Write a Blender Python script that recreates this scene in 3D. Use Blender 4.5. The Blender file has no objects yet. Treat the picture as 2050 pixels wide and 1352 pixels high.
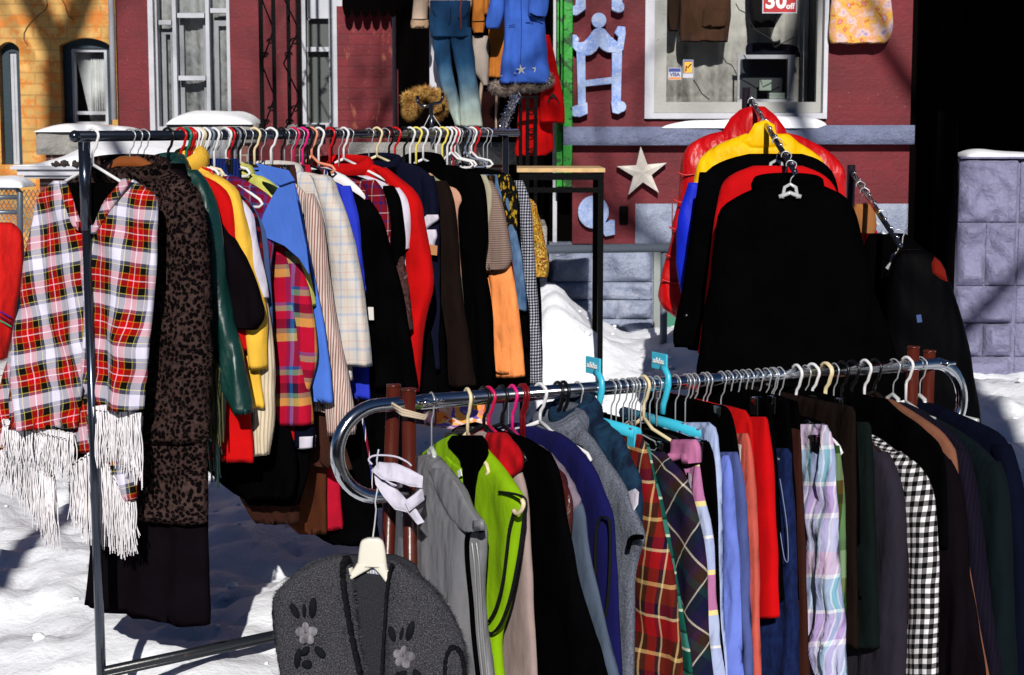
import bpy, bmesh, math, random
from mathutils import Vector, Matrix, noise
R = math.radians
sc = bpy.context.scene
col = sc.collection
random.seed(7)
# ---------------------------------------------------------------- camera
F, CX, CY, CAMZ = 3500.0, 1025.0, 676.0, 1.58
PITCH = math.atan((CY - 265.0) / F)
cd = bpy.data.cameras.new('camera'); cam = bpy.data.objects.new('camera', cd); col.objects.link(cam)
cam.location = (0, 0, CAMZ); cam.rotation_euler = (math.pi/2 - PITCH, 0, 0)
cd.sensor_width = 36; cd.lens = F*36/2050.0; cd.clip_end = 500; cd.clip_start = .05
cd.dof.use_dof = True; cd.dof.focus_distance = 5.2; cd.dof.aperture_fstop = 13
sc.camera = cam; sc.cycles.diffuse_bounces = 1
# ---------------------------------------------------------------- sky and sun
SUN = Vector((.0, 1, -.5)).normalized()
w = bpy.data.worlds.new("World"); sc.world = w; w.use_nodes = True
wn = w.node_tree.nodes; bgn = wn['Background']; sky = wn.new('ShaderNodeTexSky')
sky.sky_type = 'NISHITA'; sky.sun_disc = False
sky.sun_elevation = math.asin(-SUN.z); sky.sun_rotation = math.atan2(-SUN.x, -SUN.y)
sky.altitude = 0; sky.air_density = .6; sky.dust_density = 0; sky.ozone_density = 6
w.node_tree.links.new(sky.outputs[0], bgn.inputs[0]); bgn.inputs[1].default_value = .05
sd = bpy.data.lights.new('sun', 'SUN'); sd.energy = 5; sd.angle = R(.5); sd.color = (1, .96, .9)
so = bpy.data.objects.new('sun', sd); col.objects.link(so); so.rotation_euler = SUN.to_track_quat('-Z', 'Y').to_euler()
sc.view_settings.view_transform = 'Standard'; sc.view_settings.look = 'None'; sc.view_settings.gamma = 1
sc.view_settings.exposure = -.1
# ---------------------------------------------------------------- pixel -> world
cp, sp = math.cos(PITCH), math.sin(PITCH)
def ray(px, py):
    dx, dy = (px-CX)/F, (CY-py)/F
    return Vector((dx, cp + dy*sp, -sp + dy*cp))
def at(px, py, Y):
    r = ray(px, py); return Vector((0, 0, CAMZ)) + r*(Y/r.y)
def ground(px, py, z=0):
    r = ray(px, py); return Vector((0, 0, CAMZ)) + r*((z-CAMZ)/r.z)
class Plane:
    def __init__(s, O, X, off=0):
        s.O = Vector(O); s.X = Vector(X).normalized(); s.N = Vector((s.X.y, -s.X.x, 0))
        if s.N.y > 0: s.N = -s.N
        s.O = s.O + s.N*off
    def hit(s, px, py):
        r = ray(px, py); C = Vector((0, 0, CAMZ)); t = (s.O - C).dot(s.N)/r.dot(s.N)
        p = C + r*t - s.O; return p.dot(s.X), p.z
    def w(s, x, y, z): return s.O + s.X*x + s.N*y + Vector((0, 0, z))
# ---------------------------------------------------------------- colour and materials
def c8(r, g, b, k=1.0):
    def l(v):
        v /= 255.0; return (v/12.92 if v <= .04045 else ((v+.055)/1.055)**2.4)**1.12
    return (l(r)*k, l(g)*k, l(b)*k, 1)
class NT:
    def __init__(s, name):
        s.m = bpy.data.materials.new(name); s.m.use_nodes = True; s.t = s.m.node_tree
        s.b = s.t.nodes['Principled BSDF']; s.out = s.t.nodes['Material Output']
    def n(s, typ, ins=None, **kw):
        nd = s.t.nodes.new(typ)
        for k, v in kw.items(): setattr(nd, k, v)
        if ins:
            for k, v in ins.items():
                if isinstance(v, bpy.types.NodeSocket): s.t.links.new(v, nd.inputs[k])
                else: nd.inputs[k].default_value = v
        return nd
    def link(s, a, b): s.t.links.new(a, b)
    def math(s, op, a, b=0.0, c=0.0):
        return s.n('ShaderNodeMath', {0: a, 1: b, 2: c}, operation=op).outputs[0]
    def ramp(s, fac, stops, interp='LINEAR'):
        nd = s.n('ShaderNodeValToRGB', {0: fac}); cr = nd.color_ramp; cr.interpolation = interp
        while len(cr.elements) < len(stops): cr.elements.new(.5)
        for e, (p, c) in zip(cr.elements, stops): e.position = p; e.color = c
        return nd.outputs[0]
    def mix(s, f, a, b, mode='MIX'):
        nd = s.n('ShaderNodeMix', {0: f, 6: a, 7: b}, data_type='RGBA', blend_type=mode); return nd.outputs[2]
    def uv(s):
        if not hasattr(s, '_uv'):
            s._uvn = s.n('ShaderNodeTexCoord').outputs['UV']
            sep = s.n('ShaderNodeSeparateXYZ', {0: s._uvn}); s._uv = (sep.outputs[0], sep.outputs[1])
        return s._uv
    def vec(s, sx, sy, sz=1, src='UV', swz=False):
        tc = s.n('ShaderNodeTexCoord').outputs[src]
        if swz:
            q = s.n('ShaderNodeSeparateXYZ', {0: tc}); tc = s.n('ShaderNodeCombineXYZ', {0: q.outputs[0], 1: q.outputs[2], 2: q.outputs[1]}).outputs[0]
        return s.n('ShaderNodeMapping', {0: tc, 3: (sx, sy, sz)}).outputs[0]
    def noise(s, vec, scale, detail=3, rough=.55):
        return s.n('ShaderNodeTexNoise', {'Vector': vec, 'Scale': scale, 'Detail': detail, 'Roughness': rough}).outputs[0]
    def bump(s, h, strength, dist):
        nd = s.n('ShaderNodeBump', {'Height': h, 'Strength': strength, 'Distance': dist})
        if getattr(s, '_nrm', None): s.link(s._nrm, nd.inputs['Normal'])
        s._nrm = nd.outputs[0]; s.link(s._nrm, s.b.inputs['Normal'])
    def fin(s, base, rough=.85, spec=.25, metal=0, sheen=0, coat=0):
        if isinstance(base, bpy.types.NodeSocket): s.link(base, s.b.inputs['Base Color'])
        else: s.b.inputs['Base Color'].default_value = base
        s.b.inputs['Roughness'].default_value = rough; s.b.inputs['Specular IOR Level'].default_value = spec
        s.b.inputs['Metallic'].default_value = metal; s.b.inputs['Sheen Weight'].default_value = sheen
        s.b.inputs['Coat Weight'].default_value = coat
        return s.m
MC = {}
def memo(key, fn):
    if key not in MC: MC[key] = fn()
    return MC[key]
def vary(t, base, amt=.25, scale=9, src='Object'):
    n = t.noise(t.vec(1, 1, 1, src), scale, 4)
    return t.mix(1.0, base, t.ramp(n, [(.3, (1-amt, 1-amt, 1-amt, 1)), (.7, (1+amt*.4,)*3+(1,))]), 'MULTIPLY')
def cloth_bump(t, wrinkle=.35, weave=.25, wsc=520):
    n = t.noise(t.vec(13, 5), 1.0, 2.6, .55); t.bump(n, min(1, wrinkle*1.1), .032); t.bump(t.noise(t.vec(26, 17), 1.0, 3, .6), wrinkle*.5, .010)
    n2 = t.noise(t.vec(1, 1), wsc, 1); t.bump(n2, weave, .0012)
def cloth(name, c, rough=.9, sheen=.0, wrinkle=.35, weave=.25, var=.22, spec=.15, wsc=520, coat=0):
    def f():
        t = NT(name); base = vary(t, t.n('ShaderNodeRGB').outputs[0], var)
        t.t.nodes['RGB'].outputs[0].default_value = c if len(c) == 4 else c8(*c)
        fz = t.noise(t.vec(1, 1), 900, 1)
        base = t.mix(1.0, base, t.ramp(fz, [(.3, (.78,)*3+(1,)), (.7, (1.12,)*3+(1,))]), 'MULTIPLY')
        cloth_bump(t, wrinkle, weave, wsc); return t.fin(base, rough, spec, 0, sheen, coat)
    return memo(name, f)
def stops_of(lst):
    out, p = [], 0.0; tot = sum(a for a, _ in lst)
    for a, c in lst: out.append((p/tot, c if len(c) == 4 else c8(*c))); p += a
    return out
def tartan(name, warp, weft, period, py=None, rot=0, twill=True, mixf=.5, rough=.95, wrinkle=.25):
    def f():
        t = NT(name); tc = t.n('ShaderNodeTexCoord').outputs['UV']
        if rot: tc = t.n('ShaderNodeMapping', {0: tc, 2: (0, 0, R(rot))}).outputs[0]
        wob = t.noise(tc, 6, 2); sep = t.n('ShaderNodeSeparateXYZ', {0: tc}); u, v = sep.outputs[0], sep.outputs[1]
        wb = t.math('MULTIPLY', t.math('SUBTRACT', wob, .5), .008)
        fu = t.math('FRACT', t.math('ADD', t.math('MULTIPLY', t.math('ADD', u, wb), 1/period), 20.0))
        fv = t.math('FRACT', t.math('ADD', t.math('MULTIPLY', t.math('ADD', v, wb), 1/(py or period)), 20.0))
        A = t.ramp(fu, stops_of(warp), 'CONSTANT'); B = t.ramp(fv, stops_of(weft), 'CONSTANT')
        if twill:
            tw = t.math('FRACT', t.math('MULTIPLY', t.math('ADD', u, v), 230.0))
            m = t.math('ADD', t.math('MULTIPLY', t.math('GREATER_THAN', tw, .5), .5), .25)
        else: m = mixf
        base = vary(t, t.mix(m, A, B), .12); cloth_bump(t, wrinkle, .35); return t.fin(base, rough, .12)
    return memo(name, f)
def stripes(name, lst, period, axis=0, rough=.9, wrinkle=.35):
    def f():
        t = NT(name); wv = t.math('MULTIPLY', t.noise(t.vec(1, 1), 8, 2), .003)
        fu = t.math('FRACT', t.math('ADD', t.math('MULTIPLY', t.math('ADD', t.uv()[axis], wv), 1/period), 20.0))
        base = vary(t, t.ramp(fu, stops_of(lst), 'CONSTANT'), .15); cloth_bump(t, wrinkle, .25); return t.fin(base, rough, .12)
    return memo(name, f)
def gingham(name, p, light, dark, mid=None, wrinkle=.3):
    mid = mid or tuple((a+b)//2 for a, b in zip(light, dark))
    def f():
        t = NT(name); wb = t.math('MULTIPLY', t.noise(t.vec(1, 1), 9, 2), .006); u, v = t.uv()
        fu = t.math('GREATER_THAN', t.math('FRACT', t.math('ADD', t.math('MULTIPLY', t.math('ADD', u, wb), 1/p), 20.0)), .5)
        fv = t.math('GREATER_THAN', t.math('FRACT', t.math('ADD', t.math('MULTIPLY', t.math('ADD', v, wb), 1/p), 20.0)), .5)
        s = t.math('MULTIPLY', t.math('ADD', fu, fv), .5)
        base = t.ramp(s, [(0, c8(*light)), (.25, c8(*mid)), (.75, c8(*dark))], 'CONSTANT')
        cloth_bump(t, wrinkle, .3); return t.fin(base, .95, .1)
    return memo(name, f)
def blotch(name, scale, stops, sy=1, rough=.9, kind='noise', interp='LINEAR', wrinkle=.3, spec=.15):
    def f():
        t = NT(name)
        if kind == 'noise': h = t.noise(t.vec(1, sy), scale, 4, .6)
        elif kind == 'vor': h = t.n('ShaderNodeTexVoronoi', {'Vector': t.vec(1, sy), 'Scale': scale}).outputs['Distance']
        else:
            c = t.n('ShaderNodeTexVoronoi', {'Vector': t.n('ShaderNodeMix', {0: .25, 4: t.vec(1, sy), 5: t.n('ShaderNodeTexNoise', {'Vector': t.vec(1, 1), 'Scale': scale*.6}).outputs['Color']}, data_type='VECTOR').outputs[1], 'Scale': scale}).outputs['Color']
            h = t.n('ShaderNodeSeparateXYZ', {0: c}).outputs[0]
        base = t.ramp(h, [(p, c if len(c) == 4 else c8(*c)) for p, c in stops], interp)
        cloth_bump(t, wrinkle, .25); return t.fin(base, rough, spec)
    return memo(name, f)
def solid(name, c, rough=.5, spec=.5, metal=0, coat=0, var=0, bs=0, bscale=60):
    def f():
        t = NT(name); base = c if len(c) == 4 else c8(*c)
        if var:
            rg = t.n('ShaderNodeRGB'); rg.outputs[0].default_value = base; base = vary(t, rg.outputs[0], var, 20)
        if bs: t.bump(t.noise(t.vec(1, 1, 1, 'Object'), bscale, 4), bs, .01)
        return t.fin(base, rough, spec, metal, 0, coat)
    return memo(name, f)
def clear_plastic():
    def f():
        t = NT('clear_plastic'); t.fin((.8, .82, .84, 1), .12, .6); tr = t.n('ShaderNodeBsdfTransparent')
        mx = t.n('ShaderNodeMixShader', {0: .42, 1: tr.outputs[0], 2: t.b.outputs[0]}); t.link(mx.outputs[0], t.out.inputs[0]); return t.m
    return memo('clear_plastic', f)
def glass_mat(name='window_glass', refl=.1, tint=(.985, .985, .985, 1)):
    def f():
        t = NT(name); g = t.n('ShaderNodeBsdfGlossy', {'Color': (.9, .95, 1, 1), 'Roughness': .03}); tr = t.n('ShaderNodeBsdfTransparent', {0: tint})
        mx = t.n('ShaderNodeMixShader', {0: refl, 1: tr.outputs[0], 2: g.outputs[0]}); t.link(mx.outputs[0], t.out.inputs[0]); return t.m
    return memo(name, f)
# ---------------------------------------------------------------- mesh builder
ORG = {}
def fuzz(src, n, L, r, mat, parent, name='fuzz', seed=1, down=.3):
    """short loose fibres standing off a finished cloth mesh (same UVs, so pattern colours carry on)"""
    me = src.data; rng = random.Random(seed); org = ORG.get(src.name, Vector((0, 0, 0))); ul = me.uv_layers[0].data
    ps = [p for p in me.polygons if len(p.vertices) == 4 and p.normal.y < .35]; ar = [p.area for p in ps]; m = MB()
    for p in rng.choices(ps, ar, k=n):
        vs = [me.vertices[i].co for i in p.vertices]; a, b = rng.random(), rng.random(); c = vs[0].lerp(vs[1], a).lerp(vs[3].lerp(vs[2], a), b) + org
        uv = ul[p.loop_start].uv; d = (p.normal + Vector((rng.gauss(0, .6), rng.gauss(0, .4), rng.gauss(0, .5)-down))).normalized(); s = d.orthogonal().normalized()*r; q = c + d*L*rng.uniform(.4, 1.1)
        m.add([c+s, c-s, q], [(0, 1, 2)], [tuple(uv)]*3)
    return m.build(name, mat, parent, smooth=False)
class MB:
    def __init__(s): s.v = []; s.f = []; s.uv = []
    def add(s, vs, fs, uvs=None):
        o = len(s.v); s.v += [Vector(p) for p in vs]; s.f += [tuple(i+o for i in f) for f in fs]
        s.uv += (uvs if uvs else [(p[0], p[2]) for p in vs]); return s
    def box(s, lo, hi, rot=None, piv=None):
        x0, y0, z0 = lo; x1, y1, z1 = hi
        vs = [Vector(p) for p in ((x0,y0,z0),(x1,y0,z0),(x1,y1,z0),(x0,y1,z0),(x0,y0,z1),(x1,y0,z1),(x1,y1,z1),(x0,y1,z1))]
        if rot is not None:
            c = Vector(piv) if piv is not None else (Vector(lo)+Vector(hi))/2
            vs = [c + rot @ (p-c) for p in vs]
        return s.add(vs, [(0,3,2,1),(4,5,6,7),(0,1,5,4),(1,2,6,5),(2,3,7,6),(3,0,4,7)])
    def pbox(s, px0, py0, px1, py1, Y, th):                # box on a facade: pixel corners measured at its front face Y
        a, b = at(px0, py1, Y), at(px1, py0, Y); return s.box((min(a.x,b.x), Y, min(a.z,b.z)), (max(a.x,b.x), Y+th, max(a.z,b.z)))
    def prism(s, pts, y0, y1):                              # pts (x,z) polygon in world, extruded in y
        n = len(pts); vs = [(x, y0, z) for x, z in pts] + [(x, y1, z) for x, z in pts]
        return s.add(vs, [tuple(range(n)), tuple(range(2*n-1, n-1, -1))] + [(i, (i+1) % n, n+(i+1) % n, n+i) for i in range(n)])
    def pprism(s, pp, Y, th): return s.prism([(at(x, y, Y).x, at(x, y, Y).z) for x, y in pp], Y, Y+th)
    def disc(s, px, py, rpx, Y, th, n=18, ry=None):
        c = at(px, py, Y); r = rpx*Y/F; rz = (ry or rpx)*Y/F
        return s.prism([(c.x+r*math.cos(i*2*math.pi/n), c.z+rz*math.sin(i*2*math.pi/n)) for i in range(n)], Y, Y+th)
    def tube(s, pts, r, n=8, closed=False, cap=True, flat=None):
        pts = [Vector(p) for p in pts]; m = len(pts); rs = r if isinstance(r, (list, tuple)) else [r]*m
        tan = []
        for i in range(m):
            a = pts[(i-1) % m] if (closed or i > 0) else pts[i]; b = pts[(i+1) % m] if (closed or i < m-1) else pts[i]
            d = b-a; tan.append(d.normalized() if d.length > 1e-9 else Vector((0, 0, 1)))
        up = Vector((0, 0, 1)) if abs(tan[0].z) < .9 else Vector((1, 0, 0)); nv = (up - tan[0]*up.dot(tan[0])).normalized()
        vs, us, L = [], [], 0
        for i in range(m):
            nv = (nv - tan[i]*nv.dot(tan[i])).normalized(); bn = tan[i].cross(nv)
            if i: L += (pts[i]-pts[i-1]).length
            for k in range(n):
                a = 2*math.pi*k/n; fx = flat or 1
                vs.append(pts[i] + nv*math.cos(a)*rs[i]*fx + bn*math.sin(a)*rs[i]); us.append((a*rs[i], L))
        fs = []
        for i in range(m if closed else m-1):
            j = (i+1) % m
            for k in range(n): fs.append((i*n+k, i*n+(k+1) % n, j*n+(k+1) % n, j*n+k))
        if cap and not closed: fs += [tuple(range(n-1, -1, -1)), tuple(range((m-1)*n, m*n))]
        return s.add(vs, fs, us)
    def sphere(s, c, r, nu=12, nv=8, dis=None, seed=0):
        c = Vector(c); rr = Vector(r) if isinstance(r, (tuple, list, Vector)) else Vector((r, r, r)); vs = []
        for j in range(nv+1):
            th = math.pi*j/nv
            for i in range(nu):
                ph = 2*math.pi*i/nu; d = Vector((math.sin(th)*math.cos(ph), math.sin(th)*math.sin(ph), math.cos(th)))
                k = 1 + (dis*noise.noise(d*2.3+Vector((seed, 0, 0))) if dis else 0)
                vs.append(c + Vector((d.x*rr.x, d.y*rr.y, d.z*rr.z))*k)
        fs = [(j*nu+i, (j+1)*nu+i, (j+1)*nu+(i+1) % nu, j*nu+(i+1) % nu) for j in range(nv) for i in range(nu)]
        return s.add(vs, fs)
    def build(s, name, mat, parent=None, smooth=True, bevel=0, auto=None):
        org = ORG.get(parent.name, Vector((0, 0, 0))) if parent else Vector((0, 0, 0))
        me = bpy.data.meshes.new(name); me.from_pydata([p-org for p in s.v], [], s.f)
        ul = me.uv_layers.new(name='UVMap')
        for l in me.loops: ul.data[l.index].uv = s.uv[l.vertex_index]
        bm = bmesh.new(); bm.from_mesh(me); bmesh.ops.recalc_face_normals(bm, faces=bm.faces[:])
        bm.to_mesh(me); bm.free()
        if smooth:
            for p in me.polygons: p.use_smooth = True
        me.materials.append(mat); o = bpy.data.objects.new(name, me); col.objects.link(o)
        if parent: o.parent = parent; ORG[o.name] = org
        if bevel:
            b = o.modifiers.new('bevel', 'BEVEL'); b.width = bevel; b.segments = 2; b.limit_method = 'ANGLE'; b.angle_limit = R(40)
            if smooth: o.modifiers.new('wn', 'WEIGHTED_NORMAL')
        elif smooth and auto:
            e = o.modifiers.new('es', 'EDGE_SPLIT'); e.split_angle = R(auto)
        return o
def thing(name, label, cat, loc, group=None):
    o = bpy.data.objects.new(name, None); col.objects.link(o); o.location = loc; ORG[o.name] = Vector(loc)
    o['label'] = label; o['category'] = cat
    if group: o['group'] = group
    return o
def tag(o, label, cat, group=None):
    o['label'] = label; o['category'] = cat
    if group: o['group'] = group
    return o
def rot2(a, axis='Z'): return Matrix.Rotation(R(a), 3, axis)
# cloth piece: rows of edges traced on its hanging plane, swept into a closed shape with depth and hanging folds
def cr(p0, p1, p2, p3, t):
    return .5*((2*p1) + (-p0+p2)*t + (2*p0-5*p1+4*p2-p3)*t*t + (-p0+3*p1-3*p2+p3)*t*t*t)
def piece(mb, pl, rows, th=.022, seed=0, amp=.009, fx=16, fz=1.3, n=44, m=34, off=0, top=.35, px=True, ramp=.25, edge=.004, hem=True, thb=None, mirror=False):
    amp *= 1.45; rr = []; hp = Plane(pl.O, pl.X, off) if off else pl
    for r in rows:
        if px:
            if len(r) == 2: xr, zr = hp.hit(r[1], r[0]); xl, zl = -xr, zr
            else: xl, zl = hp.hit(r[1], r[0]); xr, zr = hp.hit(r[2], r[0])
        else: zl = zr = r[0]; xl, xr = (-r[1], r[1]) if len(r) == 2 else (r[1], r[2])
        if mirror: xl, zl, xr, zr = -xr, zr, -xl, zl
        rr.append(Vector((xl, zl, xr, zr)))
    L = [0]
    for a, b in zip(rr, rr[1:]): L.append(L[-1] + max(1e-4, (((a+b)*0 + b - a).length)/1.414))
    tot = L[-1]; vs, us = [], []
    for j in range(m):
        s = tot*j/(m-1); i = 0
        while i < len(L)-2 and s > L[i+1]: i += 1
        t = min(1, (s-L[i])/(L[i+1]-L[i])); g = lambda k: rr[max(0, min(len(rr)-1, k))]
        q = cr(g(i-1), g(i), g(i+1), g(i+2), t); v = j/(m-1)
        # keep monotone in case of overshoot
        xl, zl, xr, zr = q; xc, hx = (xl+xr)/2, max(.004, (xr-xl)/2)
        T = (th + ((thb-th)*v if thb else 0))*min(1, top + (1-top)*min(1, v/.18)**.6)
        gr = ramp + (1-ramp)*v; ring, fr = [], []
        for k in range(n):
            a = 2*math.pi*k/n - math.pi/2; c, sn = math.cos(a), math.sin(a)
            X = xc + hx*math.copysign(abs(c)**.82, c); zz = zl + (zr-zl)*((X-xl)/(2*hx)) if hx > 0 else zl
            q1 = noise.noise(Vector((X*fx+seed*3.1, zz*fz, seed*7.7+.3)))
            q2 = noise.noise(Vector((X*fx*2.3+seed, zz*fz*2.2, seed*1.7+9)))
            q3 = noise.noise(Vector((X*7, zz*11+X*6, seed*2.9+4)))
            q4 = 1-2*abs(noise.noise(Vector((X*fx*1.1+zz*2, zz*2.1+seed, seed*5.1))))
            fo = amp*gr*(2.0*q1 + .9*q2 + .8*q4*v) + amp*.6*q3
            y = off + T*math.copysign(abs(sn)**.65, -sn) + fo*min(1, abs(sn)**.5+.15)
            X += (edge*noise.noise(Vector((zz*9, seed+sn, c*2))) + edge*1.3*v*noise.noise(Vector((zz*4, seed*2.3, c))))*(abs(c)) + fo*.35*c
            ring.append((X, y, zz + .006*v*noise.noise(Vector((X*14, seed, 3)))))
        half = n//2; u = [0]*n
        for k in range(1, half+1): u[k] = u[k-1] + math.dist(ring[k], ring[k-1])
        for k in range(n-1, half, -1): u[k] = u[(k+1) % n] - math.dist(ring[k], ring[(k+1) % n])
        for k in range(n): vs.append(pl.w(*ring[k])); us.append((u[k]+xc*1.0, -s))
    fs = [(j*n+k, j*n+(k+1) % n, (j+1)*n+(k+1) % n, (j+1)*n+k) for j in range(m-1) for k in range(n)]
    fs.append(tuple(range(n-1, -1, -1)))
    if hem:
        cen = sum((vs[(m-1)*n+k] for k in range(n)), Vector())/n
        inn = [cen + (vs[(m-1)*n+k]-cen)*.86 + Vector((0, 0, .025)) for k in range(n)]
        o = len(vs); vs += inn; us += [us[(m-1)*n+k] for k in range(n)]
        fs += [((m-1)*n+k, (m-1)*n+(k+1) % n, o+(k+1) % n, o+k) for k in range(n)]; fs.append(tuple(o+k for k in range(n)))
    else: fs.append(tuple((m-1)*n+k for k in range(n)))
    mb.add(vs, fs, us); return rr
# ================================================================ SETTING
def snow_mat(name='snow', tint=1.0):
    def f():
        t = NT(name); v = t.vec(1, 1, 1, 'Object'); n = t.noise(v, 1.7, 5, .6)
        base = t.ramp(n, [(.3, (.84, .85, .90, 1)), (.5, (.89, .91, .96, 1)), (.7, (.92, .94, .985, 1))])
        d = t.noise(v, 6.5, 5, .7); base = t.mix(t.ramp(d, [(.6, (0,)*3+(1,)), (.8, (.35,)*3+(1,))]), base, (.6, .55, .5, 1))
        t.bump(t.noise(v, 5, 4, .55), .35, .05); t.bump(t.noise(v, 22, 5, .65), .45, .015); t.bump(t.noise(v, 90, 3, .7), .35, .004)
        t.fin(base, .75, .25); return t.m
    return memo(name, f)
def sst(a, b, x):
    t = max(0, min(1, (x-a)/(b-a))); return t*t*(3-2*t)
def hgt(x, y):
    h = -.24 + .24*sst(4.3, 6.3, y)
    bank = .57*sst(6.9, 8.6, y)*sst(-.35, .25, x)*(1-.42*sst(1.3, 2.3, x)) + .25*sst(7.5, 9.5, y)*(1-sst(-.3, .3, x))
    bank += .26*math.exp(-((x-.17)**2/.05 + (y-8.7)**2/.35))
    nn = noise.noise(Vector((x*.9, y*.9, 1))); n2 = noise.noise(Vector((x*2.6, y*2.6, 5))); n3 = noise.noise(Vector((x*7, y*7, 9)))
    r = 1-abs(noise.noise(Vector((x*3.3, y*3.3, 14))))*2
    amp = sst(3.5, 4.8, y)
    return h + bank + amp*(.07*nn + .06*n2 + .026*n3 - .06*max(0, r-.55) + .018*noise.noise(Vector((x*13, y*13, 3)))) - .01
def grid_axis(parts):
    out = []
    for a, b, st in parts:
        k = max(1, round((b-a)/st)); out += [a+(b-a)*i/k for i in range(k)]
    return out + [parts[-1][1]]
gx = grid_axis([(-80, -6, 8), (-6, -2.4, .2), (-2.4, 3.2, .045), (3.2, 7, .25), (7, 80, 8)])
gy = grid_axis([(-60, 0, 6), (0, 4, .3), (4, 10, .045), (10, 14, .2), (14, 90, 7)])
g = MB(); nxs = len(gx)
g.add([(x, y, hgt(x, y)) for y in gy for x in gx], [(j*nxs+i, j*nxs+i+1, (j+1)*nxs+i+1, (j+1)*nxs+i) for j in range(len(gy)-1) for i in range(nxs-1)])
go = g.build('snow_ground', snow_mat()); go['kind'] = 'structure'
# ---------------------------------------------------------------- wall materials
def brick_mat(name, c1, c2, mort, wear=None, bs=.5, bw=.215, rh=.072, streak=False):
    def f():
        t = NT(name); v = t.vec(1, 1, 1, 'Object', True)
        b = t.n('ShaderNodeTexBrick', {'Vector': v, 'Scale': 1.0, 'Mortar Size': .007, 'Brick Width': bw, 'Row Height': rh, 'Color1': c1, 'Color2': c2, 'Mortar': mort, 'Mortar Smooth': .3})
        base = b.outputs[0]; n = t.noise(v, 3.2, 5, .65); base = t.mix(1.0, base, t.ramp(n, [(.3, (.68,)*3+(1,)), (.7, (1.25,)*3+(1,))]), 'MULTIPLY')
        if wear:
            vv = t.vec(1.6, .5, 1, 'Object', True) if streak else v
            m = t.noise(vv, 11 if not streak else 5, 6, .7); base = t.mix(t.ramp(m, [(wear[1], (0,)*3+(1,)), (wear[1]+.1, (wear[2],)*3+(1,))]), base, wear[0])
            m2 = t.noise(v, 40, 3, .7); base = t.mix(t.ramp(m2, [(.66, (0,)*3+(1,)), (.72, (.5,)*3+(1,))]), base, wear[0])
        t.bump(t.math('SUBTRACT', 1.0, b.outputs[1]), bs, .012); t.bump(t.noise(v, 40, 4, .7), .35, .008)
        return t.fin(base, .6, .35)
    return memo(name, f)
MAROON = brick_mat('maroon_painted_brick', c8(118, 29, 42), c8(110, 26, 38), c8(112, 28, 40), (c8(176, 110, 100), .66, .45), .07)
MAROON2 = brick_mat('worn_maroon_brick', c8(122, 26, 40), c8(112, 22, 36), c8(106, 22, 34), (c8(206, 130, 96), .56, .75), .2, streak=True)
YELLOW = brick_mat('yellow_painted_brick', c8(212, 172, 104), c8(196, 152, 82), c8(186, 148, 88), (c8(206, 122, 34), .48, .8), .4, bw=.24, rh=.08)
def paint(name, c, rough=.5, wear=None, bs=.25, th=.6):
    def f():
        t = NT(name); v = t.vec(1, 1, 1, 'Object'); rg = t.n('ShaderNodeRGB'); rg.outputs[0].default_value = c8(*c); base = vary(t, rg.outputs[0], .18, 5)
        if wear: m = t.noise(v, 16, 6, .7); base = t.mix(t.ramp(m, [(th, (0,)*3+(1,)), (th+.05, (.85,)*3+(1,))]), base, c8(*wear))
        t.bump(t.noise(v, 60, 4), bs, .006); return t.fin(base, rough, .4)
    return memo(name, f)
def stone_mat(name, a, b, spots=None):
    def f():
        t = NT(name); v = t.vec(1, 1, 1, 'Object'); n = t.noise(v, 7, 5, .65); base = t.ramp(n, [(.3, c8(*a)), (.72, c8(*b))])
        if spots: m = t.noise(v, 22, 4, .7); base = t.mix(t.ramp(m, [(.64, (0,)*3+(1,)), (.7, (.55,)*3+(1,))]), base, c8(*spots))
        t.bump(t.noise(v, 9, 7, .72), 1, .06); t.bump(t.noise(v, 70, 5, .7), .5, .006); return t.fin(base, .8, .25)
    return memo(name, f)
BLUESTONE = stone_mat('blue_painted_stone', (150, 160, 186), (196, 203, 222), (214, 206, 200))
VIOLET = stone_mat('violet_painted_stone', (146, 144, 176), (166, 165, 196), (196, 184, 186))
SILL = stone_mat('grey_blue_sill_stone', (128, 134, 162), (152, 160, 190))
GREYSTONE = stone_mat('grey_stone', (150, 148, 145), (190, 186, 180), (120, 110, 100))
WHITEP = paint('white_paint', (200, 200, 208), .45, (150, 130, 120), .2, .66)
WHITE2 = paint('grey_white_paint', (188, 190, 198), .5, (150, 145, 145), .2, .68)
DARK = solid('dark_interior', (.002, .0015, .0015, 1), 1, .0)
BLK = solid('black_iron', (.0015, .0015, .002, 1), .5, .05, bs=.2)
def rough_block(mb, x0, x1, z0, z1, y0, dep, seed, bulge=.06, nx=20, nz=14):
    vs = []
    for j in range(nz+1):
        for i in range(nx+1):
            u, v = i/nx, j/nz; x = x0+(x1-x0)*u; z = z0+(z1-z0)*v
            e = min(1, min(u, 1-u)*(x1-x0)/.03)*min(1, min(v, 1-v)*(z1-z0)/.03); e = max(0, e)**.6
            q = noise.noise(Vector((x*5, z*5, seed)))*.8 + noise.noise(Vector((x*13, z*11, seed+4)))*.5 + .45*abs(noise.noise(Vector((x*8+z*5, z*7, seed+8))))
            vs.append((x, y0 - e*bulge*(.55+1.1*q), z))
    k = nx+1; fs = [(j*k+i, j*k+i+1, (j+1)*k+i+1, (j+1)*k+i) for j in range(nz) for i in range(nx)]
    mb.add(vs, fs)
    mb.box((x0+.001, y0-.001, z0+.001), (x1-.001, y0+dep, z1-.001))
def Zp(py, Y): return at(0, py, Y).z
def Xp(px, Y): return at(px, 400, Y).x
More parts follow.
